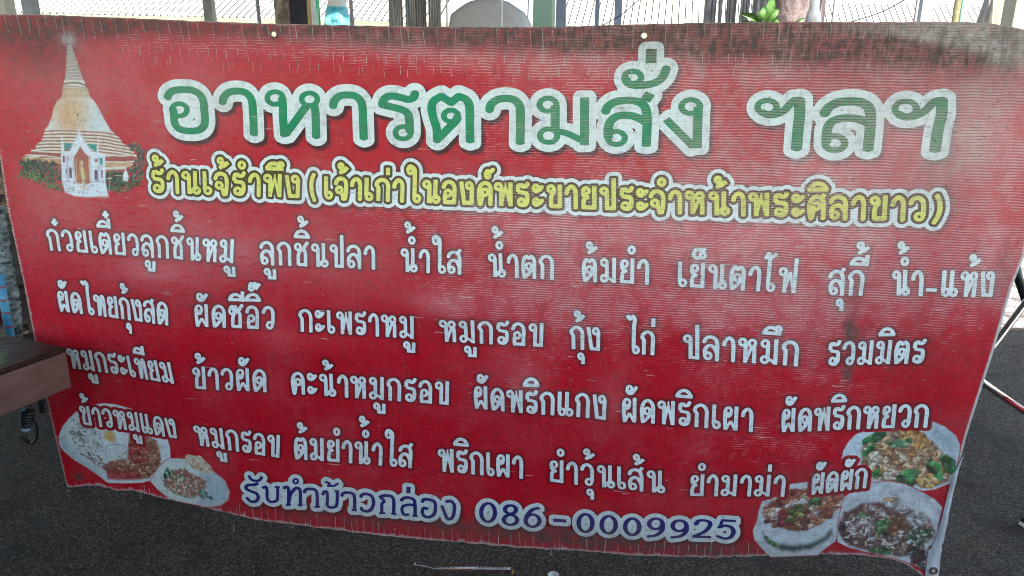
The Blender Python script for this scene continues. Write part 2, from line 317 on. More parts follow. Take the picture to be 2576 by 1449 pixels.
PHONE_TXT = [
 ('s',1,[(-962,479.3),(-959.2,471.2),(-949.4,465.9),(-934.7,468.2),(-924.7,479.6)]),
 ('s',1.1,[(-939.4,457.5),(-952,453.2),(-969.3,450),(-975.2,440.1),(-962.7,432.6),(-946.2,426.6),(-941.3,415.2),(-949.3,401.8),(-964.2,399.7),(-975.9,410.3)]),
 ('s',1,[(-925.8,446.1),(-915.9,449.5),(-913.8,436.6),(-915,414.6),(-909.3,405.8),(-897.7,404.7),(-887,411.1),(-883.9,423.9),(-881.9,449)]),
 ('p',0.8,[(-890.2,450.7),(-875.8,453.3)]),
 ('s',1.1,[(-864.4,450.7),(-853.7,454.2),(-850.8,439.6),(-853.7,401.2)]),
 ('p',0.8,[(-862.3,398.8),(-846.5,400.4)]),
 ('s',1.1,[(-852.6,408.2),(-846.1,432.3),(-834.8,448.3),(-824.4,453.9),(-817.3,444.4),(-819.3,403.7)]),
 ('p',0.8,[(-827.1,400.1),(-812.5,401.6)]),
 ('s',1.1,[(-805.6,442.1),(-801.6,450.5),(-789.9,453.8),(-775.7,453),(-769.6,441.3),(-770.3,402.3)]),
 ('p',0.8,[(-779.1,399.9),(-762.9,401.5)]),
 ('s',1,[(-753.1,439.8),(-748.8,448.5),(-741.1,449.6),(-740.1,437.9),(-740.4,422.4),(-742.3,410.4),(-735.9,402.7),(-721.5,404.4),(-713.7,415.1),(-710.7,453.1)]),
 ('p',0.8,[(-719.3,452.9),(-705.6,453.6)]),
 ('s',1,[(-742.1,479.2),(-733,475.5),(-732.6,467.9)]),
 ('p',0.8,[(-740,467.2),(-719.2,469.2),(-706.5,478.6)]),
 ('s',1.1,[(-698.9,441.3),(-693.4,449.9),(-681.9,452.2),(-669.3,451),(-662.7,440.9),(-664,402.7)]),
 ('p',0.8,[(-672.7,400.3),(-657,400.6)]),
 ('s',1.1,[(-645.7,442.5),(-637.4,451.6),(-622.8,452.4),(-611.9,444.3),(-609.3,426.1),(-616.3,407.8),(-627.9,400.5),(-640.5,402),(-645,409.6)]),
 ('s',1.1,[(-590.9,446.4),(-582.3,451.8),(-569.7,453.6),(-557.3,451.2),(-552.1,437.9),(-553.4,401.5)]),
 ('p',0.8,[(-560.4,399),(-545.9,399.2)]),
 ('s',1,[(-589.4,448),(-579.3,435.2),(-585.7,426.9),(-586.7,401.2)]),
 ('p',0.8,[(-594.2,398),(-576.7,399.2)]),
 ('s',1.1,[(-531.2,442.4),(-522.6,450.6),(-508.7,452.6),(-496.4,448),(-493.2,434.6),(-493.5,401.5)]),
 ('p',0.8,[(-501,398.2),(-486.3,398.8)]),
 ('s',1,[(-493.5,430.9),(-509.3,431.5),(-526.1,425.2),(-529.8,412.5),(-524.1,400.2),(-511.5,401.5)]),
 ('p',1.3,[(-510,485.7),(-510.6,465.7)]),
 ('s',1.1,[(-472.5,443.7),(-467.4,451.8),(-453.7,452.5),(-439.5,447.5),(-436.3,430.5),(-440.8,409.3),(-454.7,399.3),(-468.5,401.6),(-473.2,414.6),(-468.8,425.4),(-459.2,424)]),
 ('s',1.1,[(-406.7,450.8),(-393.6,453.6),(-384.4,442.4),(-385.2,421.1),(-390.9,403.4),(-403,397.2)]),
 ('p',1,[(-418.9,438.4),(-404.6,398.3)]),
 ('p',0.75,[(-822,474.8),(-822.4,473.1),(-823.1,471.4),(-824.3,470),(-825.7,468.8),(-827.4,468),(-829.1,467.6),(-830.8,467.7),(-832.4,468.2),(-833.7,469.1),(-834.6,470.3),(-835.2,471.9),(-835.3,473.5),(-835,475.2),(-834.2,476.8),(-833,478.3),(-831.6,479.4),(-829.9,480.2),(-828.2,480.6),(-826.5,480.6),(-824.9,480.1),(-823.6,479.2),(-822.7,477.9),(-822.1,476.4),(-822,474.8)])]
DIGITS = [
 ('p',1,[(-273.4,431.8),(-274,424.5),(-275.8,417.5),(-278.8,411.3),(-282.7,406.4),(-287.2,403.1),(-292.1,401.7),(-297,402.1),(-301.6,404.5),(-305.5,408.6),(-308.5,414.1),(-310.4,420.7),(-311.1,428),(-310.4,435.3),(-308.5,442.3),(-305.5,448.4),(-301.7,453.2),(-297.1,456.5),(-292.3,457.9),(-287.4,457.4),(-282.9,455.1),(-279,451),(-276,445.6),(-274.1,439),(-273.4,431.8)]),
 ('p',1,[(-216.9,447.1),(-217.3,443.8),(-218.8,440.6),(-221.1,437.8),(-224.2,435.5),(-227.8,433.9),(-231.6,433),(-235.5,433.1),(-239.1,434),(-242.2,435.7),(-244.6,438),(-246.1,440.9),(-246.7,444.1),(-246.2,447.5),(-244.7,450.6),(-242.4,453.5),(-239.3,455.8),(-235.7,457.4),(-231.9,458.2),(-228,458.2),(-224.4,457.3),(-221.3,455.6),(-218.9,453.2),(-217.4,450.3),(-216.9,447.1)]),
 ('p',1,[(-213.3,416.2),(-213.8,412.2),(-215.6,408.4),(-218.4,405),(-222.2,402.2),(-226.5,400.2),(-231.2,399.2),(-236,399.2),(-240.4,400.3),(-244.2,402.3),(-247.1,405.1),(-249,408.6),(-249.6,412.4),(-249,416.4),(-247.2,420.3),(-244.4,423.7),(-240.6,426.5),(-236.3,428.4),(-231.6,429.4),(-226.9,429.4),(-222.5,428.3),(-218.7,426.3),(-215.8,423.5),(-213.9,420),(-213.3,416.2)]),
 ('p',1,[(-153.5,420.6),(-154,415.7),(-155.8,411),(-158.7,406.8),(-162.4,403.4),(-166.9,401.1),(-171.7,399.9),(-176.5,400.1),(-181,401.5),(-184.9,404.1),(-188,407.6),(-189.9,412),(-190.6,416.7),(-190,421.6),(-188.3,426.3),(-185.4,430.5),(-181.6,433.8),(-177.2,436.1),(-172.4,437.3),(-167.6,437.1),(-163.1,435.7),(-159.2,433.2),(-156.2,429.6),(-154.3,425.3),(-153.5,420.6)]),
 ('s',1,[(-155.9,458.6),(-173.5,451.5),(-186.4,433.7),(-190.6,416.7)]),
 ('p',1,[(-14.4,429),(-14.7,422),(-16.2,415.4),(-18.9,409.5),(-22.5,404.8),(-26.8,401.7),(-31.4,400.2),(-36.2,400.7),(-40.7,402.9),(-44.6,406.8),(-47.7,412),(-49.8,418.3),(-50.6,425.2),(-50.3,432.2),(-48.7,438.9),(-46,444.7),(-42.4,449.3),(-38.2,452.4),(-33.5,453.8),(-28.8,453.3),(-24.3,451.1),(-20.4,447.3),(-17.3,442.1),(-15.3,435.8),(-14.4,429)]),
 ('p',1,[(46,430.5),(45.8,423.7),(44.2,417.2),(41.6,411.5),(38,407),(33.8,403.9),(29.1,402.5),(24.3,402.9),(19.8,405),(15.8,408.8),(12.6,413.9),(10.5,420),(9.6,426.7),(9.9,433.5),(11.4,440),(14.1,445.7),(17.7,450.2),(21.9,453.2),(26.6,454.6),(31.4,454.2),(35.9,452),(39.8,448.3),(43,443.2),(45.1,437.2),(46,430.5)]),
 ('p',1,[(106.7,431.2),(106.5,424.8),(105,418.6),(102.5,413.1),(98.9,408.8),(94.7,405.8),(90.1,404.5),(85.3,404.8),(80.8,406.9),(76.9,410.4),(73.7,415.3),(71.6,421.1),(70.6,427.4),(70.9,433.9),(72.4,440.1),(75,445.5),(78.5,449.8),(82.7,452.7),(87.3,454),(92,453.7),(96.5,451.6),(100.5,448.1),(103.6,443.3),(105.7,437.6),(106.7,431.2)]),
 ('p',1,[(165.2,446.2),(164.9,442),(163.4,438.1),(160.9,434.5),(157.6,431.6),(153.5,429.6),(149.1,428.6),(144.7,428.7),(140.4,429.8),(136.7,431.9),(133.8,434.9),(131.8,438.6),(131,442.6),(131.3,446.8),(132.8,450.8),(135.3,454.3),(138.7,457.2),(142.7,459.2),(147.1,460.2),(151.6,460.1),(155.8,458.9),(159.5,456.8),(162.4,453.8),(164.4,450.2),(165.2,446.2)]),
 ('s',1,[(165.5,449.1),(165.6,428.5),(152.3,411.4),(129,403.9)]),
 ('p',1,[(225.5,446.6),(225.3,442.5),(223.8,438.5),(221.3,434.9),(217.8,432.1),(213.7,430),(209.3,429),(204.7,429.1),(200.4,430.2),(196.6,432.3),(193.5,435.3),(191.5,438.9),(190.6,443),(191,447.1),(192.4,451.1),(195,454.6),(198.4,457.5),(202.5,459.5),(207,460.5),(211.5,460.4),(215.8,459.3),(219.6,457.2),(222.6,454.2),(224.6,450.6),(225.5,446.6)]),
 ('s',1,[(225.9,448.1),(226,430.5),(214.1,415.1),(188.9,407)]),
 ('s',1,[(248.4,451.9),(253.5,463.2),(267.6,467),(282.4,462.1),(282.1,448.1),(270.4,432.3),(247.8,418.1)]),
 ('p',1,[(242.2,415.7),(289.7,419.1)]),
 ('p',1,[(310.5,471.4),(346.6,472.3)]),
 ('s',0.7,[(312.4,470.2),(309.1,451)]),
 ('s',1,[(305,449.1),(322.9,456.8),(339.5,450.7),(343.3,435.6),(335.9,421.7),(321.4,418.3),(304,424.1)])]
DASH = [('p',1,[(-117.5,426.7),(-82.6,427.3)])]
MENU = [
 ('ก๋วยเตี๋ยวลูกชิ้นหมู',(-1467.1,1096.5),(-944.9,1088.8),(-1467.3,1156.1),(-941.2,1149.1)),
 ('ลูกชิ้นปลา',(-877.3,1086.3),(-578.1,1087.5),(-874.6,1148.5),(-576.1,1148.6)),
 ('น้ำใส',(-512.2,1085.3),(-359.6,1085.9),(-510.8,1146.4),(-357.4,1145.6)),
 ('น้ำตก',(-292.7,1083.6),(-133.1,1084),(-294.1,1144),(-133.8,1146.2)),
 ('ต้มยำ',(-66.9,1082.9),(89.9,1082.9),(-70.1,1143.2),(87.9,1145.6)),
 ('เย็นตาโฟ',(156.8,1081.5),(424.1,1078.9),(152.8,1142.3),(422.3,1141.4)),
 ('สุกี้',(497.1,1076.5),(571.7,1080),(490.8,1137.9),(570.6,1140.3)),
 ('น้ำ-แห้ง',(634.2,1083.8),(842.8,1092.5),(626.5,1143.4),(839.4,1153.5)),
 ('ผัดไทยกุ้งสด',(-1464.3,929),(-1148,909.8),(-1464.4,988.1),(-1140.6,976.1)),
 ('ผัดซีอิ๊ว',(-1072.8,910.9),(-853.5,914.6),(-1067.8,974.1),(-847.8,978.6)),
 ('กะเพราหมู',(-786,913.8),(-482.7,910.8),(-784.9,974.8),(-479.5,974.3)),
 ('หมูกรอบ',(-414.9,908.4),(-155.9,910.2),(-415.4,971.2),(-154.9,972.4)),
 ('กุ้ง',(-88.2,909.8),(-16.1,909.3),(-91.7,971.5),(-17.4,972.3)),
 ('ไก่',(49,906.8),(114.5,906.9),(45.5,970.7),(112.7,971.4)),
 ('ปลาหมึก',(184.2,902.2),(450.2,899.7),(178.4,968.1),(447.5,962.9)),
 ('รวมมิตร',(515.5,904.1),(724.4,925.2),(511.7,965.5),(722.3,983)),
 ('หมูกระเทียม',(-1461.3,764.9),(-1151.2,742.1),(-1462.5,825.4),(-1155.7,804.6)),
 ('ข้าวผัด',(-1098.9,731.3),(-891.5,735.5),(-1094.9,796.1),(-886.4,802.4)),
 ('คะน้าหมูกรอบ',(-823,735.1),(-396.1,734.1),(-819.8,800.7),(-393.7,800.1)),
 ('ผัดพริกแกง',(-330,730.8),(6.5,729.6),(-330.8,795.3),(6.3,797.1)),
 ('ผัดพริกเผา',(45.4,730),(361.7,723.7),(42.6,794.5),(358.8,786.6)),
 ('ผัดพริกหยวก',(428.7,728.6),(757.3,766.5),(424.8,790.6),(754,827.1)),
 ('ข้าวหมูแดง',(-1453.8,594.1),(-1167.4,575.5),(-1454.6,654.5),(-1167.3,637.1)),
 ('หมูกรอบ',(-1108.6,561.3),(-871.8,540.6),(-1114.3,622.2),(-864.6,609.5)),
 ('ต้มยำน้ำใส',(-829.5,541),(-500.3,541.6),(-827.3,609.7),(-494.9,610.2)),
 ('พริกเผา',(-426,538.6),(-201,540.4),(-426.8,607.9),(-201.1,607.4)),
 ('ยำวุ้นเส้น',(-131.7,539.6),(162,536.1),(-133.4,605.7),(158.2,599.9)),
 ('ยำมาม่า',(225.2,534.2),(454.6,554.2),(222.4,597.3),(453.1,615.2)),
 ('ผัดผัก',(517.4,564.8),(642.9,595.6),(515.1,625),(640.9,652.5))]
SHOP = [
 ('ร้านเจ้รำพึง',(-1151.9,1260),(-760.3,1260.1),(-1147.7,1318),(-755,1316.4)),
 ('(',(-734.7,1260.9),(-720.8,1260.2),(-733.6,1316.5),(-718.5,1316.5)),
 ('เจ้าเก่าในองค์',(-698.5,1260.2),(-283.7,1259),(-696,1314),(-282.8,1314.6)),
 ('พระขายประ',(-277.7,1258.5),(77.6,1257.1),(-279.2,1314),(74.4,1309.7)),
 ('จำหน้าพระ',(81.2,1253.8),(421.1,1256.1),(77.9,1307.5),(414.9,1309.4)),
 ('ศิลาขาว',(427.2,1252.9),(676.2,1256.7),(421.5,1307.4),(668.6,1312.3)),
 (')',(689.1,1259.4),(707.3,1260.1),(684.7,1312.8),(701,1312.3))]
TOP = [(-1567.8,1681.1),(-1492.6,1681.2),(-1386.5,1681.3),(-1200.8,1674.3),(-1049.5,1669.3),(-839.1,1661.8),(-632.7,1658.9),(-502.3,1655.9),(-241.8,1655),(-100.1,1657.9),(28.1,1662.3),(178.4,1665.9),(302.4,1667.7),(515.1,1668.2),(668.9,1668.5),(729.7,1666.3),(769.7,1660.3),(814.6,1651.4),(861,1640.9)]
RIGHT = [(861,1640.9),(877.7,1478.4),(886.3,1312.9),(891.9,1186.7),(879.3,1114.9),(868.9,966.3),(859.6,874.9),(848.1,761.1),(844.2,695.3),(838,641.9),(836.1,577),(834.2,510.8),(835.8,420.8),(837.4,340.1)]
BOT = [(-1535.6,394.1),(-1525.5,386),(-1475.5,398.5),(-1428.6,401.7),(-1380.4,390.8),(-1330.3,394.3),(-1221.8,379.2),(-1126.1,366.8),(-956.1,341.7),(-715.7,332.4),(-544.9,326.6),(-366.3,329.6),(-226.4,330),(-53.3,339.3),(103.4,342.1),(306,358.8),(435.4,378.1),(555.4,394),(638.6,403.3),(697.3,404.1),(740.4,398.5),(778,385.5),(837.4,340.1)]
LEFT = [(-1567.8,1681.1),(-1572.5,1528.5),(-1561.5,1334.7),(-1565.7,1209.4),(-1563.1,1103.4),(-1558.9,989.8),(-1554.5,833.5),(-1548.9,648.5),(-1545.9,560),(-1539.9,472.3),(-1535.6,394.1)]
HEM_L = [(844.8,697.5),(832.1,645.6),(829.1,587.2),(827.1,521.1),(821.5,464.6),(814.4,438.9)]
HEM_R = [(848.6,706.2),(843.3,642.3),(841.8,575.4),(843.1,511.7),(842.7,469.2),(840.9,457.7)]
HEM2_L = [(810.1,443),(811.2,418),(812.9,383.7),(813.9,346.6)]
HEM2_R = [(840.4,455.4),(842.1,427.2),(845.7,375.9),(846.1,350.4)]
EYE = [(-796,1638.5),(46.9,1639.2),(-1491.5,424.2),(829.3,385.6)]
WEAR = [
 (497.7,1504.3,313.5,180.5,1),
 (623.4,1618,247,66.5,0.9),
 (160.7,1574.1,313.5,57,0.55),
 (318.8,1239.5,399,114,0.75),
 (432.7,1367.8,285,114,0.5),
 (-36.5,1178.6,285,85.5,0.45),
 (584.5,1168.3,171,85.5,0.5),
 (-228.6,1457.4,247,57,0.25),
 (319.4,1051.4,313.5,57,0.45),
 (68.9,947.5,304,85.5,0.28),
 (-272.6,1158.9,190,85.5,0.3),
 (-193.8,1043.8,161.5,57,0.4),
 (-189.7,815.1,76,66.5,0.35),
 (485.6,923.7,209,85.5,0.35),
 (374.5,675.7,237.5,85.5,0.28),
 (-911.6,1131.4,190,57,0.12),
 (117.4,1590.1,494,24.7,0.6),
 (-275.4,1620.6,532,26.6,0.6),
 (279.2,1639.8,570,28.5,0.8),
 (831.1,1179.5,57,85.5,0.5),
 (759.5,1451.7,76,190,0.75),
 (-614.9,1242.9,247,57,0.14),
 (-1186.3,1633.3,285,28.5,0.25),
 (790.7,658.8,190,114,0.3)]
DIRT = [
 (696.4,1595.1,123.5,19,0.6),
 (364.7,1600.3,285,24.7,0.35),
 (440,1511.6,247,104.5,0.22),
 (746,940.8,114,247,0.16),
 (645.1,1322.1,85.5,57,0.25),
 (674.9,774.9,152,28.5,0.3),
 (551.7,604.3,114,28.5,0.35),
 (614.6,951.8,114,38,0.3),
 (-1441.4,1613.9,123.5,38,0.5),
 (-55.4,1621.9,475,13.3,0.5),
 (-1390.5,1659.6,209,24.7,0.9),
 (-1131.7,1658.5,171,19,0.8),
 (-785.9,1649,190,13.3,0.6),
 (-456.6,1643.4,247,19,0.75),
 (-143.1,1642.9,285,24.7,0.95),
 (196.8,1643.5,285,26.6,0.9),
 (519.4,1637,237.5,28.5,0.7),
 (715.6,1571.7,142.5,47.5,0.45),
 (-1382.3,1586.6,66.5,57,0.45),
 (-1503.2,1403.8,57,237.5,0.12),
 (549,1004.4,7.6,10.4,1.7),
 (563.1,989.7,7.6,9.5,1.7),
 (557.1,975.7,6.6,8.5,1.3),
 (564.6,890.9,7.6,15.2,1.7),
 (559.5,943.4,7.6,47.5,0.6),
 (556.5,1059.5,11.4,41.8,0.4),
 (570.5,1084,66.5,57,0.12),
 (-532.3,368,313.5,26.6,0.6),
 (-54.8,379.3,313.5,26.6,0.75),
 (263.6,386.3,247,24.7,0.8),
 (492.4,463.6,114,38,0.4),
 (679.6,483.3,152,76,0.3),
 (-887.7,369.1,152,15.2,0.35),
 (-1491.5,424.2,12.3,11.4,1.2),
 (772.7,481.9,57,57,0.4),
 (-795.5,1638.5,10.4,10.4,0.8),
 (46.5,1638.8,11.4,11.4,0.8),
 (133.8,1359.5,247,57,0.12),
 (776,1638.2,20.9,13.3,0.9),
 (786,1664.9,28.5,19,0.5),
 (684.1,1332,38,57,0.18),
 (855.2,1135.5,15.2,57,0.5)]
FADE_SHEEN = [  # faded vinyl, plus sheen patches painted into the base colour
 (-1262,1408.9,285,190,0.16),
 (-828.4,1114.5,361,85.5,0.14),
 (-513.9,1294.3,285,57,0.12),
 (-1456,1171.5,85.5,114,0.12),
 (677.4,1374.5,114,152,0.18),
 (732.6,1649.5,104.5,22.8,1),
 (594.5,1655.2,190,13.3,0.7),
 (796.8,1626.8,47.5,28.5,0.7),
 (763,1476.2,76,161.5,0.34),
 (582.4,1472.8,209,152,0.2),
 (231.4,1236.2,237.5,66.5,0.22),
 (-401.4,996.9,57,24.7,0.22),
 (-189.7,815.1,32.3,38,0.2),
 (-1139,1037.1,104.5,66.5,0.1),
 (-967.2,1108.3,57,38,0.12),
 (-1322.7,1625.5,20.9,15.2,0.55),
 (-502.9,1636.4,190,9.5,0.2),
 (-1213.6,1221.8,209,57,0.1),
 (-1205.1,1504.9,209,104.5,0.12),
 (-765.4,1117.3,190,47.5,0.12),
 (20,776.7,24.7,47.5,0.16),
 (36.7,1191.1,57,76,0.16)]
RELIEF = [
 (-411.7,986,104.5,32.3,12),
 (-199.3,787.4,57,43.7,13),
 (-979.6,1092.2,66.5,32.3,9),
 (-1141.1,1020.9,114,34.2,12),
 (273.2,1163.6,114,57,10),
 (41.2,745.9,38,38,8),
 (-783.2,862.1,123.5,32.3,10),
 (760.3,1308.6,57,399,9),
 (729,939.7,114,247,-6),
 (-1324.7,687.1,57,209,-5),
 (-1152.6,838.3,104.5,152,4),
 (-647.3,563.8,380,114,-5),
 (185.1,637.2,247,152,5),
 (-507.4,1497,399,133,5),
 (-47.4,1434.6,247,133,-4),
 (-1286.5,1320.1,114,152,-4),
 (-1041,492.1,133,76,4),
 (587.1,618.5,152,104.5,5),
 (-244,1179.5,152,38,7),
 (437.9,1324.3,190,47.5,8),
 (-515.4,1246.4,209,34.2,6),
 (160.5,983.3,114,38,7)]
TEMPLE = [
 ('ell',(0.62,0.52,0.58),(-1318.1,1624.7),12.5,11.9,0,16),
 ('poly',(0.46,0.4,0.33),[(-1325.3,1609),(-1320.1,1612.5),(-1313.9,1610.2),(-1303.6,1569),(-1294.8,1525.6),(-1291,1520.4),(-1349.7,1519.6),(-1342.2,1536.7),(-1334.1,1568.8)],2,0.06),
 ('stripes',(0.66,0.62,0.54),(0.26,0.2,0.16),[(-1325.3,1609),(-1320.1,1612.5),(-1313.9,1610.2),(-1303.6,1569),(-1294.8,1525.6),(-1291,1520.4),(-1349.7,1519.6),(-1342.2,1536.7),(-1334.1,1568.8)],3.265,0),
 ('line',(0.06,0.06,0.16),[(-1319.4,1632.4),(-1321.6,1615.3)],2.67),
 ('ell',(0.06,0.06,0.16),(-1319.8,1622.1),3,2.7,0,1.5),
 ('poly',(0.76,0.74,0.66),[(-1346.1,1529.4),(-1293.4,1530),(-1290.6,1510.4),(-1353.4,1510.2)],2,0.06),
 ('line',(0.1,0.08,0.06),[(-1348.9,1520.5),(-1334.4,1523.6),(-1307.7,1523.7),(-1290.8,1517.5)],3.56),
 ('line',(0.12,0.1,0.07),[(-1347.4,1515.5),(-1322.5,1514.7),(-1291.1,1513.4)],1.78),
 ('poly',(0.5,0.4,0.27),[(-1353.3,1510.8),(-1287.8,1511.6),(-1284.6,1489.9),(-1359.4,1488.8)],2,0.06),
 ('poly',(0.62,0.55,0.38),[(-1351.4,1505.8),(-1287.2,1506.7),(-1284.2,1496.4),(-1356.6,1495.4)],2,0.06),
 ('poly',(0.74,0.76,0.72),[(-1359.3,1489.4),(-1373.7,1479.7),(-1385.6,1463.6),(-1395.7,1440.9),(-1409.1,1419.5),(-1420.2,1408.6),(-1236.3,1404.9),(-1242,1411.4),(-1254.9,1437),(-1264.5,1461.2),(-1274.7,1481.2),(-1284.5,1490.5)],2.5,0.08),
 ('ell',(0.66,0.36,0.16),(-1350,1450.8),28.2,38.6,0,40),
 ('ell',(0.66,0.38,0.18),(-1348.1,1441.8),23.7,29.7,0,30),
 ('ell',(0.68,0.5,0.31),(-1317.1,1466.3),20.8,20.8,0,40),
 ('ell',(0.6,0.66,0.7),(-1269.1,1431.3),17.8,23.7,0,30),
 ('ell',(0.02,0.02,0.02),(-1325.1,1446.4),2.1,2.4,0,1),
 ('poly',(0.62,0.5,0.4),[(-1418.8,1410.7),(-1427.2,1394.7),(-1436.9,1379.1),(-1452.2,1370.7),(-1455.9,1358.5),(-1468.4,1358.2),(-1470.7,1345.7),(-1485.7,1343.8),(-1497.2,1338.8),(-1391.9,1325),(-1272.5,1321.4),(-1201.2,1323.4),(-1180.2,1341.8),(-1182.1,1351.5),(-1194.7,1368.9),(-1215.7,1381.1),(-1220.7,1393.1),(-1237.6,1407.3),(-1328.3,1408.4)],2,0.06),
 ('stripes',(0.78,0.72,0.6),(0.34,0.13,0.08),[(-1418.8,1410.7),(-1427.2,1394.7),(-1436.9,1379.1),(-1452.2,1370.7),(-1455.9,1358.5),(-1468.4,1358.2),(-1470.7,1345.7),(-1485.7,1343.8),(-1497.2,1338.8),(-1391.9,1325),(-1272.5,1321.4),(-1201.2,1323.4),(-1180.2,1341.8),(-1182.1,1351.5),(-1194.7,1368.9),(-1215.7,1381.1),(-1220.7,1393.1),(-1237.6,1407.3),(-1328.3,1408.4)],8.013,2),
 ('poly',(0.4,0.1,0.08),[(-1469.2,1354.1),(-1387.2,1351.9),(-1389.4,1339.4),(-1470.9,1344.8)],2,0.06),
 ('poly',(0.4,0.1,0.08),[(-1270.5,1345.6),(-1187.6,1348.3),(-1180.2,1341.8),(-1189.2,1336.6),(-1272.4,1333.2)],2,0.06),
 ('poly',(0.6,0.36,0.18),[(-1497.2,1338.5),(-1389.8,1336.9),(-1392,1324.4),(-1489.3,1324.9)],2,0.06),
 ('poly',(0.62,0.38,0.2),[(-1271,1331.4),(-1198.2,1332.7),(-1202.8,1324),(-1272.7,1320.2)],2,0.06),
 ('line',(0.76,0.74,0.66),[(-1485.6,1344.4),(-1436.8,1345),(-1389.3,1340)],2.67),
 ('line',(0.76,0.74,0.66),[(-1272.4,1333.2),(-1226.7,1333.2),(-1189.2,1336.6)],2.37),
 ('line',(0.76,0.74,0.66),[(-1468.8,1356),(-1428.2,1354.5),(-1387,1353.1)],2.08),
 ('line',(0.76,0.74,0.66),[(-1270.1,1348),(-1224.2,1350.4),(-1182.1,1352.1)],2.37),
 ('poly',(0.34,0.14,0.1),[(-1405.9,1324),(-1388.5,1324.5),(-1392.3,1302.4),(-1409.1,1305.1)],2,0.06),
 ('poly',(0.38,0.13,0.09),[(-1273.8,1312.7),(-1215.6,1316.8),(-1213.5,1308.2),(-1274.9,1305.8)],2,0.06),
 ('poly',(0.76,0.74,0.66),[(-1272.7,1320.2),(-1211.4,1322.5),(-1215.6,1316.8),(-1273.8,1312.7)],2,0.06),
 ('blobs',[(-1501.6,1334),(-1405,1328.7),(-1391.2,1308.7),(-1396.1,1280.2),(-1424.6,1276.2),(-1485.8,1287.1),(-1512.3,1295.8)],[(0.025,0.07,0.05),(0.04,0.11,0.07),(0.03,0.055,0.05),(0.06,0.14,0.08)],260,2.4,5.9,1.5,1,None),
 ('blobs',[(-1515.6,1297.3),(-1472.3,1303.3),(-1442.9,1291.5),(-1395.4,1273.9),(-1400.7,1253.1),(-1441,1263),(-1486.7,1282.3),(-1521,1287.6)],[(0.06,0.16,0.05),(0.12,0.22,0.07),(0.05,0.12,0.05),(0.16,0.2,0.1)],150,1.8,4.2,2,2,None),
 ('blobs',[(-1202.2,1375.4),(-1177.7,1383.5),(-1160.8,1373.3),(-1139.9,1355.6),(-1139.8,1331.2),(-1159.9,1306),(-1203.9,1279.9),(-1214,1304.5),(-1189.3,1336),(-1177.5,1348.6)],[(0.05,0.09,0.06),(0.1,0.08,0.11),(0.07,0.15,0.09),(0.16,0.2,0.15)],240,2.1,4.7,1.5,3,None),
 ('blobs',[(-1277.5,1299.5),(-1247,1310.3),(-1220.8,1304.3),(-1217.6,1279.4),(-1248.1,1256.5),(-1280.6,1268)],[(0.025,0.07,0.05),(0.04,0.11,0.07),(0.03,0.055,0.05),(0.06,0.14,0.08)],170,2.1,5.3,1.3,4,None),
 ('blobs',[(-1267.3,1265.3),(-1217.1,1282.6),(-1173.8,1302.5),(-1145.2,1315.7),(-1154.8,1293.8),(-1198.5,1270.6),(-1245.4,1251.8)],[(0.12,0.13,0.06),(0.08,0.13,0.05),(0.2,0.13,0.08)],110,1.8,4.2,2.4,5,None),
 ('poly',(0.74,0.77,0.82),[(-1386.6,1351.9),(-1376.3,1395.8),(-1378,1355.8),(-1362.5,1356.2),(-1348.6,1378),(-1335.3,1396.7),(-1327.4,1413.5),(-1324.4,1396.9),(-1312.7,1378.9),(-1304.2,1357.6),(-1288.9,1358),(-1279.8,1394.9),(-1283.6,1355.1),(-1267.3,1351.2),(-1277,1280.7),(-1274.9,1249.3),(-1325.9,1242.8),(-1367.5,1243),(-1394,1251.7),(-1397.3,1283.4)],1.5,0.05),
 ('poly',(0.05,0.3,0.26),[(-1373.5,1378.1),(-1351.5,1376.8),(-1361.7,1360.8),(-1376.8,1358.9)],1,0.06),
 ('poly',(0.05,0.3,0.26),[(-1311.4,1376.5),(-1287,1376.4),(-1289,1357.1),(-1304.7,1365.3)],1,0.06),
 ('poly',(0.42,0.13,0.09),[(-1353.8,1342.5),(-1341.9,1356.7),(-1331.5,1369.9),(-1323.3,1355.6),(-1311.7,1345.1),(-1318.9,1277.9),(-1339.7,1275),(-1358.9,1278.2),(-1357.2,1309.7)],1.5,0.06),
 ('line',(0.62,0.42,0.22),[(-1348.4,1338),(-1356.3,1281.5)],2.37),
 ('line',(0.62,0.42,0.22),[(-1314,1338.9),(-1321,1282.5)],2.37),
 ('ell',(0.7,0.58,0.3),(-1337,1302.5),5.3,25.2,0,3),
 ('ell',(0.74,0.62,0.36),(-1333.6,1329.7),3,4.2,0,2),
 ('line',(0.6,0.34,0.16),[(-1342.3,1322.6),(-1350.8,1281.6)],1.48),
 ('line',(0.6,0.34,0.16),[(-1324.1,1323.1),(-1328.2,1282.3)],1.48),
 ('poly',(0.16,0.09,0.12),[(-1372.2,1314.9),(-1367.3,1317.2),(-1364.3,1312.6),(-1368.2,1289),(-1375,1289.7)],1,0.06),
 ('poly',(0.16,0.09,0.12),[(-1303.6,1309.7),(-1298.2,1313.9),(-1294.2,1309),(-1297.9,1284.8),(-1306.7,1285.5)],1,0.06),
 ('poly',(0.16,0.09,0.12),[(-1383,1346.4),(-1377.8,1346.5),(-1381,1327.8),(-1386.6,1327.6)],1,0.06),
 ('poly',(0.16,0.09,0.12),[(-1381.7,1313.7),(-1378.2,1313.8),(-1380.3,1299.6),(-1384.4,1299.5)],1,0.06),
 ('poly',(0.16,0.09,0.12),[(-1284.2,1311.8),(-1279.4,1311.9),(-1283.6,1293.1),(-1287.1,1293)],1,0.06),
 ('poly',(0.06,0.3,0.26),[(-1282.8,1342.8),(-1275.4,1342.4),(-1277.4,1325),(-1284.9,1324.8)],1,0.06),
 ('poly',(0.3,0.16,0.1),[(-1297.6,1339.3),(-1289.4,1339.5),(-1290.6,1332.1),(-1298.8,1331.9)],1,0.06),
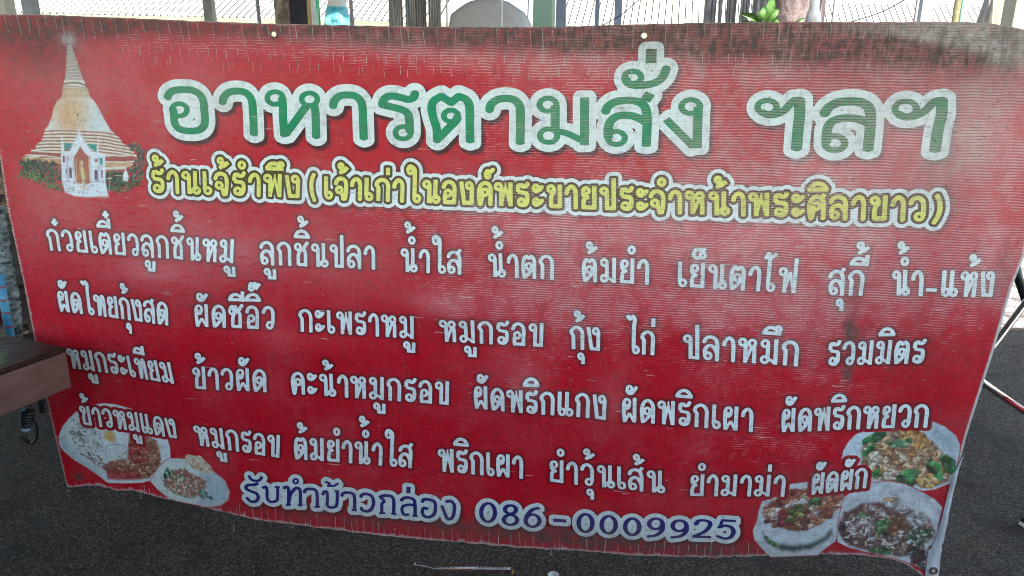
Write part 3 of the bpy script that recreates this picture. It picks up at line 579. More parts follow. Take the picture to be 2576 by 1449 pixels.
 ('poly',(0.3,0.16,0.1),[(-1375.9,1341.9),(-1366.9,1342.1),(-1368.3,1333.7),(-1377.3,1333.5)],1,0.06),
 ('blobs',[(-1395,1286.6),(-1361.2,1281.3),(-1362.4,1252.8),(-1393.7,1253.3)],[(0.4,0.38,0.42),(0.7,0.72,0.8),(0.45,0.32,0.3)],30,0.9,2.7,1.5,6,None),
 ('blobs',[(-1319.6,1282.6),(-1279,1290.1),(-1289.5,1255.1),(-1317.7,1251)],[(0.4,0.42,0.5),(0.72,0.75,0.82),(0.7,0.7,0.76)],30,0.9,2.7,1.5,7,None),
 ('blobs',[(-1361.7,1278.1),(-1316.6,1279.5),(-1320.1,1257.3),(-1359.5,1249.7)],[(0.7,0.7,0.74),(0.45,0.36,0.3),(0.58,0.34,0.2),(0.76,0.78,0.82)],40,1.2,3,1.6,8,None),
 ('line',(0.4,0.36,0.38),[(-1354.4,1347.1),(-1364.5,1278.1)],1.48),
 ('line',(0.4,0.36,0.38),[(-1307.1,1348.3),(-1315.9,1279.5)],1.48),
 ('line',(0.46,0.42,0.44),[(-1389.8,1320.7),(-1358.3,1319.7)],1.48),
 ('line',(0.46,0.42,0.44),[(-1311.4,1321),(-1271.9,1320.8)],1.48),
 ('line',(0.42,0.38,0.38),[(-1396.1,1280.2),(-1361.5,1279.4)],2.08),
 ('line',(0.42,0.38,0.38),[(-1315.7,1280.8),(-1279.9,1283.8)],2.08),
 ('line',(0.55,0.52,0.52),[(-1362.5,1356.2),(-1335.8,1393.6),(-1329.2,1402.9),(-1324.1,1392.4),(-1303.6,1357.7)],1.48),
 ('poly',(0.5,0.52,0.6),[(-1373.7,1346.6),(-1367.5,1346.8),(-1378.6,1280.8),(-1384.2,1280.6)],2,0.06),
 ('poly',(0.52,0.54,0.62),[(-1287.8,1345.7),(-1283.7,1345.8),(-1293.4,1283.4),(-1297.5,1283.2)],2,0.06),
 ('ell',(0.8,0.82,0.8),(-1265.1,1291.4),5.9,1.5,0,1),
 ('line',(0.6,0.6,0.6),[(-1266,1285.8),(-1269.3,1258.9)],0.89),
 ('poly',(0.74,0.78,0.8),[(-1366.7,1247.8),(-1339.7,1243.3),(-1275.5,1245.4),(-1277.4,1255.5),(-1324.9,1249.2)],5,0.06),
 ('poly',(0.74,0.78,0.8),[(-1226.6,1299.4),(-1216.3,1316.8),(-1210.6,1299.9),(-1215,1285.8),(-1226.7,1287)],1.5,0.06)]
TEMPLE_BOX = (-1543.8,-1086,1224.2,1644)
DISH1 = [
 ('poly',(0.7,0.78,0.77),[(-1463.5,634.1),(-1434.3,649.2),(-1408.7,658.4),(-1379,663.5),(-1345.6,662.7),(-1292.3,652),(-1257.2,612.9),(-1218.8,579.6),(-1196.4,569.3),(-1192.2,545.2),(-1194.7,510.5),(-1210.4,476.7),(-1247.5,450.7),(-1261.7,435.2),(-1295,423.5),(-1332.6,417.9),(-1401.4,412.7),(-1409.4,417.3),(-1420.1,428.3),(-1462.5,458.9),(-1496.7,478.2),(-1527,505.9),(-1536,523.2),(-1533.6,548.4),(-1516.4,582.1),(-1489.3,611.3)],1.2,0.05),
 ('poly',(0.42,0.54,0.58),[(-1533.6,548.4),(-1536,523.2),(-1527,505.9),(-1496.7,478.2),(-1462.5,458.9),(-1420.1,428.3),(-1407,416.8),(-1408.1,425.6),(-1418.3,440),(-1453.7,467.3),(-1486.5,494.8),(-1513.3,527.6),(-1519.5,549.6)],14,0.05),
 ('blobs',[(-1464.5,627.9),(-1442.6,597.9),(-1400.4,571.9),(-1403.2,522.1),(-1460.6,517.1),(-1495.7,544.1),(-1498.1,573.7)],[(0.7,0.76,0.72),(0.58,0.68,0.66),(0.66,0.72,0.6),(0.5,0.6,0.58)],55,3.9,11,1.6,21,None),
 ('blobs',[(-1499.8,563.7),(-1474.8,565.7),(-1403.3,537),(-1403,507.1),(-1446.8,510.8),(-1481.5,525.4)],[(0.4,0.38,0.2),(0.55,0.58,0.5),(0.34,0.32,0.18)],28,1.9,4.7,2.5,22,30),
 ('blobs',[(-1484.8,520.1),(-1460.2,519.7),(-1410.4,491.4),(-1385.1,463.4),(-1401.6,451.7),(-1434,466.5),(-1464.7,491.6)],[(0.16,0.13,0.07),(0.45,0.5,0.46),(0.26,0.22,0.13),(0.6,0.64,0.6)],80,1.7,4.7,3,23,40),
 ('poly',(0.76,0.8,0.8),[(-1398.9,581.9),(-1362.7,579.9),(-1320,582.9),(-1318.3,544.3),(-1334,528.1),(-1357.9,531),(-1394,517.9),(-1399.6,537.3)],3,0.03),
 ('ell',(0.7,0.45,0.12),(-1376.1,563.6),15.6,15.6,0,4),
 ('ell',(0.74,0.55,0.2),(-1379.8,571.1),7.6,6.4,0,10),
 ('ell',(0.62,0.36,0.1),(-1369.7,549.8),4.9,4.9,0,6),
 ('poly',(0.66,0.72,0.7),[(-1394,517.9),(-1357.5,533.5),(-1327,526.2),(-1321.1,499.3),(-1348,481.9),(-1383.9,471.1),(-1396.2,487.6)],4,0.06),
 ('line',(0.42,0.5,0.54),[(-1398.7,487.4),(-1392.5,528),(-1374,537),(-1349.4,538.6),(-1331,532),(-1324.9,523.9)],3.79),
 ('blobs',[(-1356.3,508.7),(-1325.2,521.4),(-1331.7,493.4),(-1368.6,475),(-1387.8,478.3)],[(0.5,0.46,0.22),(0.62,0.66,0.58)],24,1.4,3.6,2,24,None),
 ('poly',(0.28,0.1,0.06),[(-1264.6,575.8),(-1230.7,561.5),(-1224.8,505.4),(-1245.6,466),(-1270.7,441),(-1298.2,435.9),(-1308.1,452.7),(-1387.8,445.4),(-1415.1,460.6),(-1387.4,480.8),(-1331.3,495.9),(-1314.9,576.5),(-1298.3,575.5)],4,0.06),
 ('blobs',[(-1264.6,575.8),(-1230.7,561.5),(-1224.8,505.4),(-1245.6,466),(-1270.7,441),(-1298.2,435.9),(-1307.1,460.4),(-1386.6,453.1),(-1412.2,463.4),(-1387.8,478.3),(-1331.7,493.4),(-1273.1,513.5)],[(0.3,0.13,0.07),(0.42,0.23,0.12),(0.2,0.07,0.04),(0.55,0.36,0.22),(0.36,0.12,0.09),(0.6,0.46,0.32)],259,1.9,5.5,2.2,25,None),
 ('blobs',[(-1321,534.1),(-1295.1,546.2),(-1259.2,527.1),(-1263.6,494.4),(-1303.5,485.8),(-1326,498.9)],[(0.38,0.035,0.04),(0.3,0.03,0.03),(0.45,0.08,0.06)],49,3.3,8.3,1.5,26,None),
 ('blobs',[(-1273.8,525.8),(-1244.3,530.9),(-1248.9,495.7),(-1273.4,493.6)],[(0.3,0.13,0.07),(0.42,0.23,0.12),(0.2,0.07,0.04),(0.55,0.36,0.22),(0.36,0.12,0.09),(0.6,0.46,0.32)],30,1.7,4.4,2.4,27,None),
 ('line',(0.72,0.5,0.46),[(-1320.2,531.2),(-1307,530.4),(-1291.5,528.8)],1.33),
 ('ell',(0.75,0.6,0.58),(-1283.7,520.5),2.7,3,0,1),
 ('poly',(0.34,0.04,0.04),[(-1403.8,454.1),(-1376.2,456.6),(-1295.8,453.8),(-1296.1,433.5),(-1341.2,426.8),(-1373.3,426.3),(-1400.7,425)],5,0.06),
 ('ell',(0.46,0.05,0.06),(-1388.6,436.4),8.7,8.7,0,5),
 ('ell',(0.58,0.2,0.18),(-1390.2,439.3),3.5,2.6,0,6),
 ('ell',(0.46,0.05,0.06),(-1350.5,439.1),8.3,8.3,0,5),
 ('ell',(0.58,0.2,0.18),(-1352,442.1),3.3,2.5,0,6),
 ('ell',(0.46,0.05,0.06),(-1318.9,445.4),8.3,8.3,0,5),
 ('ell',(0.58,0.2,0.18),(-1320.5,448.3),3.3,2.5,0,6),
 ('ell',(0.46,0.05,0.06),(-1367.6,432),5.7,5.7,0,5),
 ('ell',(0.58,0.2,0.18),(-1369.1,434.9),2.3,1.7,0,6)]
D1_BOX = (-1572.7,-1162.9,386.8,687.1)
DISH2 = [
 ('poly',(0.66,0.73,0.68),[(-1197.6,511.5),(-1150.7,514.9),(-1103.8,511.2),(-1069.1,482.2),(-1038.6,457.7),(-1027.4,423.7),(-1035.2,397.7),(-1058.7,377.6),(-1095.7,367.6),(-1131.5,370.9),(-1181.7,376.2),(-1215,382.1),(-1248.3,407.5),(-1267.6,431.1),(-1245.6,466),(-1220,495.8)],1.2,0.05),
 ('poly',(0.44,0.56,0.6),[(-1109.3,478.5),(-1069.1,482.2),(-1038.6,457.7),(-1027.4,423.7),(-1035.2,397.7),(-1058.6,378.1),(-1095.6,368.8),(-1126.8,373.4)],6,0.05),
 ('poly',(0.66,0.56,0.4),[(-1145.7,527.2),(-1139.6,529.2),(-1118.5,527.1),(-1097.8,522.8),(-1074.4,499),(-1069.9,483.3),(-1075.9,473.6),(-1107.5,477.4),(-1125.3,488.2),(-1136.6,493.4),(-1151.2,500.8)],1.5,0.06),
 ('blobs',[(-1145.7,527.2),(-1118.5,527.1),(-1097.8,522.8),(-1074.4,499),(-1071.4,483.2),(-1107.4,478.7),(-1125.2,489.5),(-1150,500.9)],[(0.72,0.66,0.52),(0.5,0.33,0.16),(0.66,0.54,0.36),(0.36,0.2,0.08)],43,1.7,5.5,2.2,31,35),
 ('poly',(0.3,0.14,0.1),[(-1223,453),(-1204,469.8),(-1159.5,481.4),(-1132.3,468.9),(-1096,452.3),(-1096.1,429.7),(-1120.7,402),(-1145.9,391.9),(-1188.7,398),(-1222.4,420.2)],4,0.06),
 ('blobs',[(-1223,453),(-1204,469.8),(-1159.2,483.9),(-1132.3,468.9),(-1096,452.3),(-1096.1,429.7),(-1121,399.5),(-1146.2,389.4),(-1189.1,395.4),(-1222.7,417.6)],[(0.5,0.26,0.2),(0.62,0.42,0.33),(0.38,0.12,0.09),(0.7,0.62,0.52),(0.4,0.46,0.26),(0.55,0.22,0.18),(0.66,0.7,0.52)],203,1.9,6.1,1.7,32,None),
 ('blobs',[(-1218.7,468.5),(-1205.2,479.7),(-1189.5,471.1),(-1192.6,445.8),(-1221.6,445.6)],[(0.03,0.18,0.1),(0.05,0.28,0.14),(0.02,0.1,0.07)],16,2.2,6.1,2,33,70),
 ('blobs',[(-1180.7,464.4),(-1159.2,463.9),(-1161,448.7),(-1180.1,449.4)],[(0.2,0.4,0.16),(0.36,0.52,0.28)],13,1.7,4.4,1.6,34,None),
 ('blobs',[(-1118.4,422.5),(-1099.4,421.8),(-1080.7,395.8),(-1093.2,390.8),(-1118.9,397.1)],[(0.03,0.2,0.14),(0.06,0.3,0.2),(0.02,0.12,0.1)],24,2.2,6.1,2,35,30),
 ('blobs',[(-1224.5,422.5),(-1188.7,398),(-1146.5,386.8),(-1164.9,395.2),(-1197.3,407.3)],[(0.3,0.36,0.18),(0.16,0.14,0.08)],20,1.7,3.9,2.6,36,25),
 ('poly',(0.34,0.13,0.09),[(-1175.3,473.4),(-1168.4,486.5),(-1164.2,474)],1,0.06),
 ('poly',(0.34,0.13,0.09),[(-1159.4,466.2),(-1152.6,479.3),(-1148.3,466.7)],1,0.06),
 ('poly',(0.34,0.13,0.09),[(-1143.5,458.9),(-1136.7,472),(-1132.4,459.4)],1,0.06),
 ('poly',(0.34,0.13,0.09),[(-1110.2,446.9),(-1103.5,460.1),(-1099.2,447.5)],1,0.06)]
D2_BOX = (-1286.4,-1006.3,342,546.7)
DISH3 = [
 ('poly',(0.62,0.7,0.72),[(763.4,784.1),(794.4,772.3),(823.1,751),(836,728.2),(838.9,710.4),(838.8,655.7),(835.7,627.7),(800.5,605.8),(775.5,599.6),(748.9,602.7),(695.3,609.8),(647.5,611.6),(586.4,631),(576.9,659.8),(578.2,690.8),(588.1,716.2),(601.8,735.6),(621.2,746.9),(674.2,756.6),(724.5,763.7)],1.2,0.06),
 ('poly',(0.34,0.44,0.47),[(768,779.1),(798.3,763.8),(824.1,745.1),(834.2,722),(827.9,691.3),(791.9,724.4),(765.5,746.2)],16,0.06),
 ('poly',(0.28,0.15,0.08),[(619.6,700.5),(633.6,732.2),(665.3,746.9),(712.3,760.3),(752.5,748.1),(781.8,723.5),(812.8,690),(830.8,658),(827.9,628.5),(799.3,613.7),(747.1,614.7),(681.3,615.7),(647.6,630.4),(624.5,664)],5,0.06),
 ('blobs',[(619.6,700.5),(633.6,732.2),(665.3,746.9),(712.3,760.3),(752.5,748.1),(781.8,723.5),(812.8,690),(830.8,658),(827.9,628.5),(799.3,613.7),(747.1,614.7),(681.3,615.7),(647.6,630.4),(624.5,664)],[(0.42,0.26,0.13),(0.55,0.38,0.2),(0.3,0.15,0.07),(0.66,0.54,0.38),(0.22,0.1,0.05),(0.5,0.3,0.12),(0.6,0.44,0.28)],382,2.8,8.7,2.2,41,None),
 ('blobs',[(700.1,755.7),(741.5,753.2),(771.3,725.7),(747.9,711.6),(708.7,732.4)],[(0.58,0.32,0.08),(0.62,0.42,0.14),(0.5,0.26,0.08)],49,3.2,8.7,1.6,42,None),
 ('blobs',[(626.8,685.8),(656.2,700.6),(668.2,671),(658.7,645.4),(629.7,664.5)],[(0.7,0.62,0.46),(0.62,0.52,0.38),(0.45,0.32,0.2)],30,3.2,7.1,1.8,43,None),
 ('blobs',[(677.3,644),(710.4,650.1),(716.6,625.9),(677.7,622.3)],[(0.7,0.62,0.46),(0.62,0.54,0.4)],24,2.8,6.4,1.6,44,None),
 ('blobs',[(622.3,719.1),(645.2,742.2),(662.9,745.2),(659.7,731.3),(640.8,717.6)],[(0.02,0.16,0.05),(0.03,0.24,0.07),(0.015,0.09,0.035),(0.1,0.32,0.12)],24,4,12.7,2.6,45,-35),
 ('blobs',[(627.2,682.8),(631.7,707.7),(646.4,715),(643.7,696.5)],[(0.02,0.16,0.05),(0.03,0.24,0.07),(0.015,0.09,0.035),(0.1,0.32,0.12)],14,3.2,9.5,2.6,46,-60),
 ('blobs',[(679.8,717.9),(703.6,732),(729.5,731.1),(726.6,715.8),(688.8,709.5)],[(0.1,0.28,0.12),(0.25,0.42,0.22),(0.05,0.18,0.08)],24,3.2,8.7,2,47,10),
 ('blobs',[(716.1,638.3),(728.9,648.7),(750.4,644.5),(757.1,617.2),(742.1,612.7),(714.5,622.6)],[(0.02,0.16,0.05),(0.03,0.24,0.07),(0.015,0.09,0.035),(0.1,0.32,0.12)],22,5.6,14.3,1.8,48,None),
 ('blobs',[(772.3,686.4),(785.9,681.5),(809.5,646.9),(801.2,633.8),(783.1,650.6)],[(0.02,0.16,0.05),(0.03,0.24,0.07),(0.015,0.09,0.035),(0.1,0.32,0.12)],22,4.8,13.5,2.4,49,55),
 ('blobs',[(808.2,686.5),(819.8,693.6),(830.3,673.3),(828.7,654.8),(814.1,665.7)],[(0.02,0.16,0.05),(0.03,0.24,0.07),(0.015,0.09,0.035),(0.1,0.32,0.12)],16,4.8,11.9,1.8,50,60),
 ('blobs',[(649.3,636.8),(664.7,639.8),(668.8,629.2),(653.2,627.8)],[(0.02,0.16,0.05),(0.03,0.24,0.07),(0.015,0.09,0.035),(0.1,0.32,0.12)],8,3.2,7.9,2,51,None),
 ('blobs',[(759.4,636.1),(782,641.3),(813.4,622.5),(784.2,610.4),(762.7,614.6)],[(0.55,0.34,0.12),(0.48,0.28,0.1),(0.62,0.46,0.22)],24,4,10.3,1.8,52,25)]
D3_BOX = (555,863.1,575.1,795.9)
DISH4 = [
 ('poly',(0.58,0.63,0.64),[(398.4,480.6),(390.9,448.2),(397.2,422),(419.6,395.7),(443,374.5),(556.1,392.3),(565.5,406.8),(592.2,436.4),(598.5,473.4),(591.1,531.3),(595.1,563.8),(586.9,585.3),(506.8,600.6),(461.8,589.3),(461.2,570.1),(433.1,549.6),(404.1,535.4),(398.7,505.4)],1.2,0.16),
 ('poly',(0.36,0.14,0.07),[(413.3,513.4),(433.8,543.2),(466.6,570.6),(522.1,585.5),(581.6,584.8),(591.6,569.8),(585.4,533.9),(569.8,506.4),(535.4,473.4),(498.7,455.6),(459.1,462),(426.6,478.5),(412.7,492)],4,0.06),
 ('blobs',[(413.3,513.4),(433.8,543.2),(466.6,570.6),(522.1,585.5),(581.6,584.8),(591.6,569.8),(585.4,533.9),(569.8,506.4),(535.4,473.4),(498.7,455.6),(459.1,462),(426.6,478.5),(412.7,492)],[(0.45,0.17,0.07),(0.36,0.11,0.06),(0.52,0.28,0.12),(0.22,0.06,0.05),(0.6,0.42,0.26),(0.3,0.09,0.06)],203,3.6,10.3,1.9,61,-10),
 ('blobs',[(414.3,516.8),(443.9,526.3),(451.1,484.4),(426.3,481.8)],[(0.62,0.5,0.36),(0.58,0.4,0.24),(0.66,0.6,0.5)],22,3.6,8.7,1.6,62,None),
 ('blobs',[(457.9,524.4),(483,546.4),(514.7,555.9),(522.7,534.1),(485.2,527.1)],[(0.66,0.66,0.64),(0.72,0.7,0.68),(0.5,0.36,0.34)],30,3.2,8.7,1.8,63,-20),
 ('blobs',[(451.1,510.7),(472.6,516.1),(478.6,487.2),(458.7,465.3),(448.4,484.1)],[(0.22,0.03,0.04),(0.3,0.05,0.05),(0.12,0.03,0.03)],24,4,9.5,1.6,64,None),
 ('blobs',[(482.1,530.1),(506.5,532.5),(504.4,503),(473.8,480.1),(462.5,482.2)],[(0.16,0.22,0.05),(0.1,0.16,0.04),(0.3,0.34,0.1),(0.04,0.12,0.04)],30,3.2,8.7,1.8,65,-30),
 ('blobs',[(515.8,546.4),(538.9,558.3),(544.7,533.1),(523.1,530.9)],[(0.02,0.16,0.05),(0.03,0.24,0.07),(0.015,0.09,0.035),(0.1,0.32,0.12)],20,3.2,7.9,1.6,66,None),
 ('blobs',[(508.4,516.5),(518.5,524),(521,478.5),(502.7,469.9)],[(0.1,0.05,0.04),(0.16,0.07,0.05)],18,3.2,7.1,1.8,67,None),
 ('blobs',[(518.1,527.2),(544.7,533.1),(545.5,503.9),(526.5,502)],[(0.62,0.58,0.54),(0.56,0.3,0.2),(0.45,0.2,0.12)],22,3.2,7.9,1.6,68,None),
 ('blobs',[(434.3,538.3),(453.1,543.4),(454.8,527.4),(438.4,525.7)],[(0.07,0.03,0.03),(0.2,0.06,0.05)],9,3.2,7.9,1.6,69,None),
 ('blobs',[(419.4,481.1),(445.3,487.1),(448.9,479.2),(421.6,473)],[(0.04,0.03,0.03)],7,2.4,6.4,3,70,-8),
 ('poly',(0.025,0.075,0.06),[(414.6,445.7),(426.5,425.2),(452.9,414.6),(495.1,414.1),(535.6,425.3),(566.1,446.9),(579.4,473.1),(580.7,458.4),(567.7,433.8),(537.5,408.7),(491.4,396.9),(454.4,401.2),(427.2,418.5)],7,0.3),
 ('blobs',[(416.1,444.2),(447,417.3),(459.6,405.2),(430,418.8)],[(0.04,0.18,0.06),(0.08,0.28,0.1),(0.02,0.08,0.04)],18,2.4,6.4,2.4,71,35)]
D4_BOX = (370.6,622.9,363.7,614.4)
DISH5 = [
 ('poly',(0.58,0.63,0.64),[(595.1,563.8),(618.7,588.3),(655.5,611.4),(694.1,618.2),(734.3,612.6),(776.3,594.1),(804.9,578),(825.3,558),(824.2,526.1),(825.6,484.5),(822.3,451.7),(812.4,447.3),(812.8,379.6),(780.5,393.6),(724.4,407.2),(669,414.3),(626.9,422.9),(597.7,436.4),(592,485.9)],1.2,0.2),
 ('poly',(0.14,0.09,0.07),[(601,517.7),(625.3,537.9),(637,551.3),(699.6,561.3),(730.6,548.5),(785,538),(810.6,508.7),(818.8,477.3),(799,447.5),(808.3,425.5),(751.2,409.2),(682.1,418.1),(626.1,428.5),(599.8,458.8),(598.7,493.1)],5,0.06),
 ('blobs',[(601,517.7),(625.3,537.9),(637,551.3),(699.6,561.3),(730.6,548.5),(785,538),(810.6,508.7),(818.8,477.3),(799,447.5),(808.3,425.5),(751.2,409.2),(682.1,418.1),(626.1,428.5),(599.8,458.8),(598.7,493.1)],[(0.52,0.47,0.42),(0.4,0.33,0.29),(0.62,0.58,0.52),(0.22,0.14,0.11),(0.34,0.25,0.2),(0.14,0.08,0.06),(0.48,0.36,0.3)],320,2.8,7.9,2.5,81,None),
 ('blobs',[(598.7,493.1),(611.3,500.9),(628.6,430.5),(603.2,457.5)],[(0.05,0.04,0.045),(0.09,0.06,0.06)],24,4,8.7,1.6,82,None),
 ('blobs',[(611.3,500.9),(643.4,523.7),(677.8,507.8),(675.2,468.5),(636.8,451.2),(611.9,474.9)],[(0.66,0.62,0.56),(0.58,0.52,0.48),(0.3,0.2,0.18)],80,2,6.8,3,83,None),
 ('blobs',[(707.7,523.8),(740.3,536.7),(758.6,503.3),(747.6,469.7),(716.7,479.4)],[(0.26,0.13,0.05),(0.34,0.19,0.08),(0.18,0.08,0.04)],37,3.2,8.7,1.8,84,None),
 ('blobs',[(679.6,495),(708.1,520.6),(717.7,473),(689.9,460.2)],[(0.02,0.16,0.05),(0.03,0.24,0.07),(0.015,0.09,0.035),(0.1,0.32,0.12),(0.14,0.34,0.12)],24,2.8,7.9,1.8,85,-50),
 ('blobs',[(638.1,523.1),(656.2,528.2),(655.3,515.2),(639.4,513.5)],[(0.12,0.28,0.1),(0.2,0.36,0.16)],9,2.8,6.4,1.6,86,None),
 ('blobs',[(758.8,483.9),(802.3,494.9),(820.9,477.5),(799.3,445.9),(766.8,448.9)],[(0.03,0.13,0.06),(0.06,0.22,0.1),(0.4,0.46,0.4),(0.02,0.07,0.04)],49,3.2,8.7,1.8,87,None),
 ('blobs',[(673.2,423.7),(729.3,429.9),(729.4,410.1),(685.1,416.8)],[(0.02,0.16,0.05),(0.03,0.24,0.07),(0.015,0.09,0.035),(0.1,0.32,0.12)],22,2.8,7.9,2,88,None),
 ('ell',(0.42,0.46,0.44),(773.1,520.8),24.1,20.5,0,5),
 ('blobs',[(754.8,519),(770.2,540.2),(791.4,522.7),(776.1,501.4)],[(0.46,0.5,0.48),(0.36,0.39,0.37),(0.52,0.55,0.52)],16,3.2,9.5,1.6,90,None),
 ('ell',(0.42,0.46,0.44),(714,562.7),21.4,18.2,0,5),
 ('blobs',[(697.7,561.1),(711.5,579.8),(730.3,564.3),(716.5,545.6)],[(0.46,0.5,0.48),(0.36,0.39,0.37),(0.52,0.55,0.52)],16,3.2,9.5,1.6,84,None),
 ('ell',(0.42,0.46,0.44),(736.3,545.9),13.7,11.6,0,5),
 ('blobs',[(725.9,544.8),(734.7,556.8),(746.7,546.9),(738,534.9)],[(0.46,0.5,0.48),(0.36,0.39,0.37),(0.52,0.55,0.52)],16,3.2,9.5,1.6,62,None),
 ('blobs',[(688.3,566.5),(708.3,574.9),(712.7,562.6),(691.8,560.5)],[(0.45,0.28,0.1)],6,2.4,6.4,2,89,None),
 ('blobs',[(762.5,441.8),(804.5,446.5),(812,381.2),(779.9,397.5)],[(0.03,0.06,0.05),(0.06,0.09,0.07),(0.1,0.04,0.04)],30,4,9.5,1.5,90,None)]
D5_BOX = (570.1,860.9,346.9,635.4)

# ================================================================ the setting
def ground_mat(name, c1, c2, c3, bump):
    t = NT(name); v = t.coord()
    big = t.noise(v, .9, 4, .6); mid = t.noise(v, 9, 6, .68, 0, .4); fine = t.noise(v, 120, 4, .7)
    col = t.mix(t.ramp(big, .35, .68), c1, c2)
    col = t.mix(t.ramp(t.math('ADD', t.math('MULTIPLY', mid, .6), t.math('MULTIPLY', fine, .4)), .40, .68), t.mix(.72, col, (.012, .010, .009)), col)
    gv = t.voro(v, 190, 'Color'); gr_ = t.sep(gv)[0]; pat = t.noise(v, 3.2, 5, .7)
    col = t.mix(t.ramp(gr_, .45, 1.0, 0, .75), t.mix(t.ramp(gr_, .40, 0., 0, .75), col, (.014, .011, .009)), t.mix(.5, col, (.25, .20, .16)))
    col = t.mix(t.ramp(pat, .50, .64, 0, .70), col, (.026, .020, .016))
    vo = t.voro(t.scale(v, (1, 1.7, 1)), 95)
    col = t.mix(t.math('MULTIPLY', t.ramp(vo, .16, .05), t.ramp(t.noise(v, 40, 2), .50, .62)), col, c3)
    t.out(col, t.ramp(mid, .3, .7, .65, .95), .18)
    t.bump(t.math('ADD', t.math('MULTIPLY', mid, .8), t.math('MULTIPLY', fine, .5)), bump)
    return t.m
g = MB(); N = 60
xs = np.linspace(-1, 1, N+1); xs = np.sign(xs)*np.abs(xs)**3*60
V = [(x, y, 0) for y in xs for x in xs]
F = [(j*(N+1)+i, j*(N+1)+i+1, (j+1)*(N+1)+i+1, (j+1)*(N+1)+i) for j in range(N) for i in range(N)]
tag(mesh_obj('ground', V, F, ground_mat('trodden_asphalt', (.056, .040, .028), (.100, .075, .056), (.30, .24, .18), .020)),
    'dark trodden asphalt ground of the shaded market', kind='structure')
# pale sunlit concrete beyond the shade
ys = 3.2953
tag(mesh_obj('concrete_path', [(-14, ys, .004), (14, ys, .004), (14, 8.6, .004), (-14, 8.6, .004)], [(0, 1, 2, 3)],
    ground_mat('sunlit_concrete', (.36, .33, .36), (.44, .42, .44), (.2, .19, .2), .003)), 'pale sunlit concrete path behind the banner', kind='structure')
# market roof overhead (out of frame): it throws the shade the banner hangs in
def corrugated(name, p0, ux, L, uy, D, pitch, h, m, parent=None, groove=False):
    """sheet with trapezoid ribs: p0 corner, ux along the eave, uy down the ribs"""
    ux = Vector(ux).normalized(); uy = Vector(uy).normalized(); nz = ux.cross(uy).normalized()
    if nz.z < 0: nz = -nz
    n = max(1, int(L/pitch)); V = []; F = []
    prof = [(0, 0), (.83, 0), (.84, -h), (.97, -h)] if groove else [(0, 0), (.62, 0), (.72, h), (.88, h), (.98, 0)]
    for k in range(n):
        for a, b in prof: V.append((k+a, b))
    V.append((n, 0)); P = []
    for a, b in V:
        q = Vector(p0)+ux*(a*pitch)+nz*b
        P.append(q)
    P2 = [q+uy*D for q in P]; m0 = len(P)
    F = [(i, i+1, m0+i+1, m0+i) for i in range(m0-1)]
    o = mesh_obj(name, P+P2, F, m, parent)
    if groove:
        o.data.materials.append(mat('painted_shade_valley', (.020, .018, .016), .9))  # valley shade painted dark so the ribs show in full sun
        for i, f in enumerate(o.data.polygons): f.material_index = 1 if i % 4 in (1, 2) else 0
    return o
zinc = mat('grey_zinc', (.42, .43, .44), .5, .3, .5, .2, 3)
zinc_pale = mat('pale_zinc', (.62, .63, .62), .55, .1, .4, .10, 1.2)
tag(corrugated('market_roof', (-9, -3.15, 2.85), (1, 0, 0), 12.8, (0, 1, .04), 4.9, .20, .03, zinc), 'corrugated market roof shading the banner', kind='structure')

tag(corrugated('market_roof', (-9, 1.7, 3.4), (1, 0, 0), 10.0, (0, 1, .0), 5.9, .20, .03, zinc), 'corrugated roof of the stall row behind, shading its posts', kind='structure')
tag(corrugated('market_roof', (1.05, 4.5, 3.4), (1, 0, 0), 8, (0, 1, .0), 3.1, .20, .03, zinc), 'corrugated roof over the stalls behind at right', kind='structure')

blocker_ = tag(empty('light_blocker', (0, -2.6, 0)), 'added unseen counter facing the banner from behind the camera', 'blocker')  # added out of view to cut low front light on the banner
b = MB(); b.box((-5, -2.9, 0), (4, -2.25, 1.22)); b.build('body', mat('blocker_body', (.10, .07, .05), .7, 0, .3, .3, 3), blocker_)
b = MB(); b.box((-5.05, -2.95, 1.225), (4.05, -2.2, 1.26)); b.build('top', mat('blocker_top', (.16, .12, .09), .5, 0, .3, .3, 3), blocker_)
# ================================================================ banner
def gsum(L, x, z):
    o = np.zeros(np.shape(x))
    for gx, gz, sx, sz, a in L: o += a*np.exp(-((x-gx)/sx)**2*.5-((z-gz)/sz)**2*.5)
    return o
def relief(x, z):
    d = gsum(RELIEF, x, z)
    d += 1.6*np.sin(x*.0062+z*.0021)+1.1*np.sin(x*.0031-z*.0098+1.)+.5*np.sin(x*.021+z*.004)*np.clip((z-900)/600, 0, 1)
    return d
def value_noise(x, z, sc, seed=0):
    """smooth hash noise in 0..1"""
    u = x/sc; v = z/sc; i = np.floor(u).astype(np.int64); j = np.floor(v).astype(np.int64); fu = u-i; fv = v-j
    fu = fu*fu*(3-2*fu); fv = fv*fv*(3-2*fv)
    def h(a, b):
        q = np.sin(a*127.1+b*311.7+seed*74.7)*43758.5453; return q-np.floor(q)
    return (h(i, j)*(1-fu)+h(i+1, j)*fu)*(1-fv)+(h(i, j+1)*(1-fu)+h(i+1, j+1)*fu)*fv
def fbm(x, z, sc, seed=0, o=4):
    s = 0; a = .5; t = 0
    for k in range(o): s = s+a*value_noise(x, z, sc/2**k, seed+k); t += a; a *= .55
    return s/t
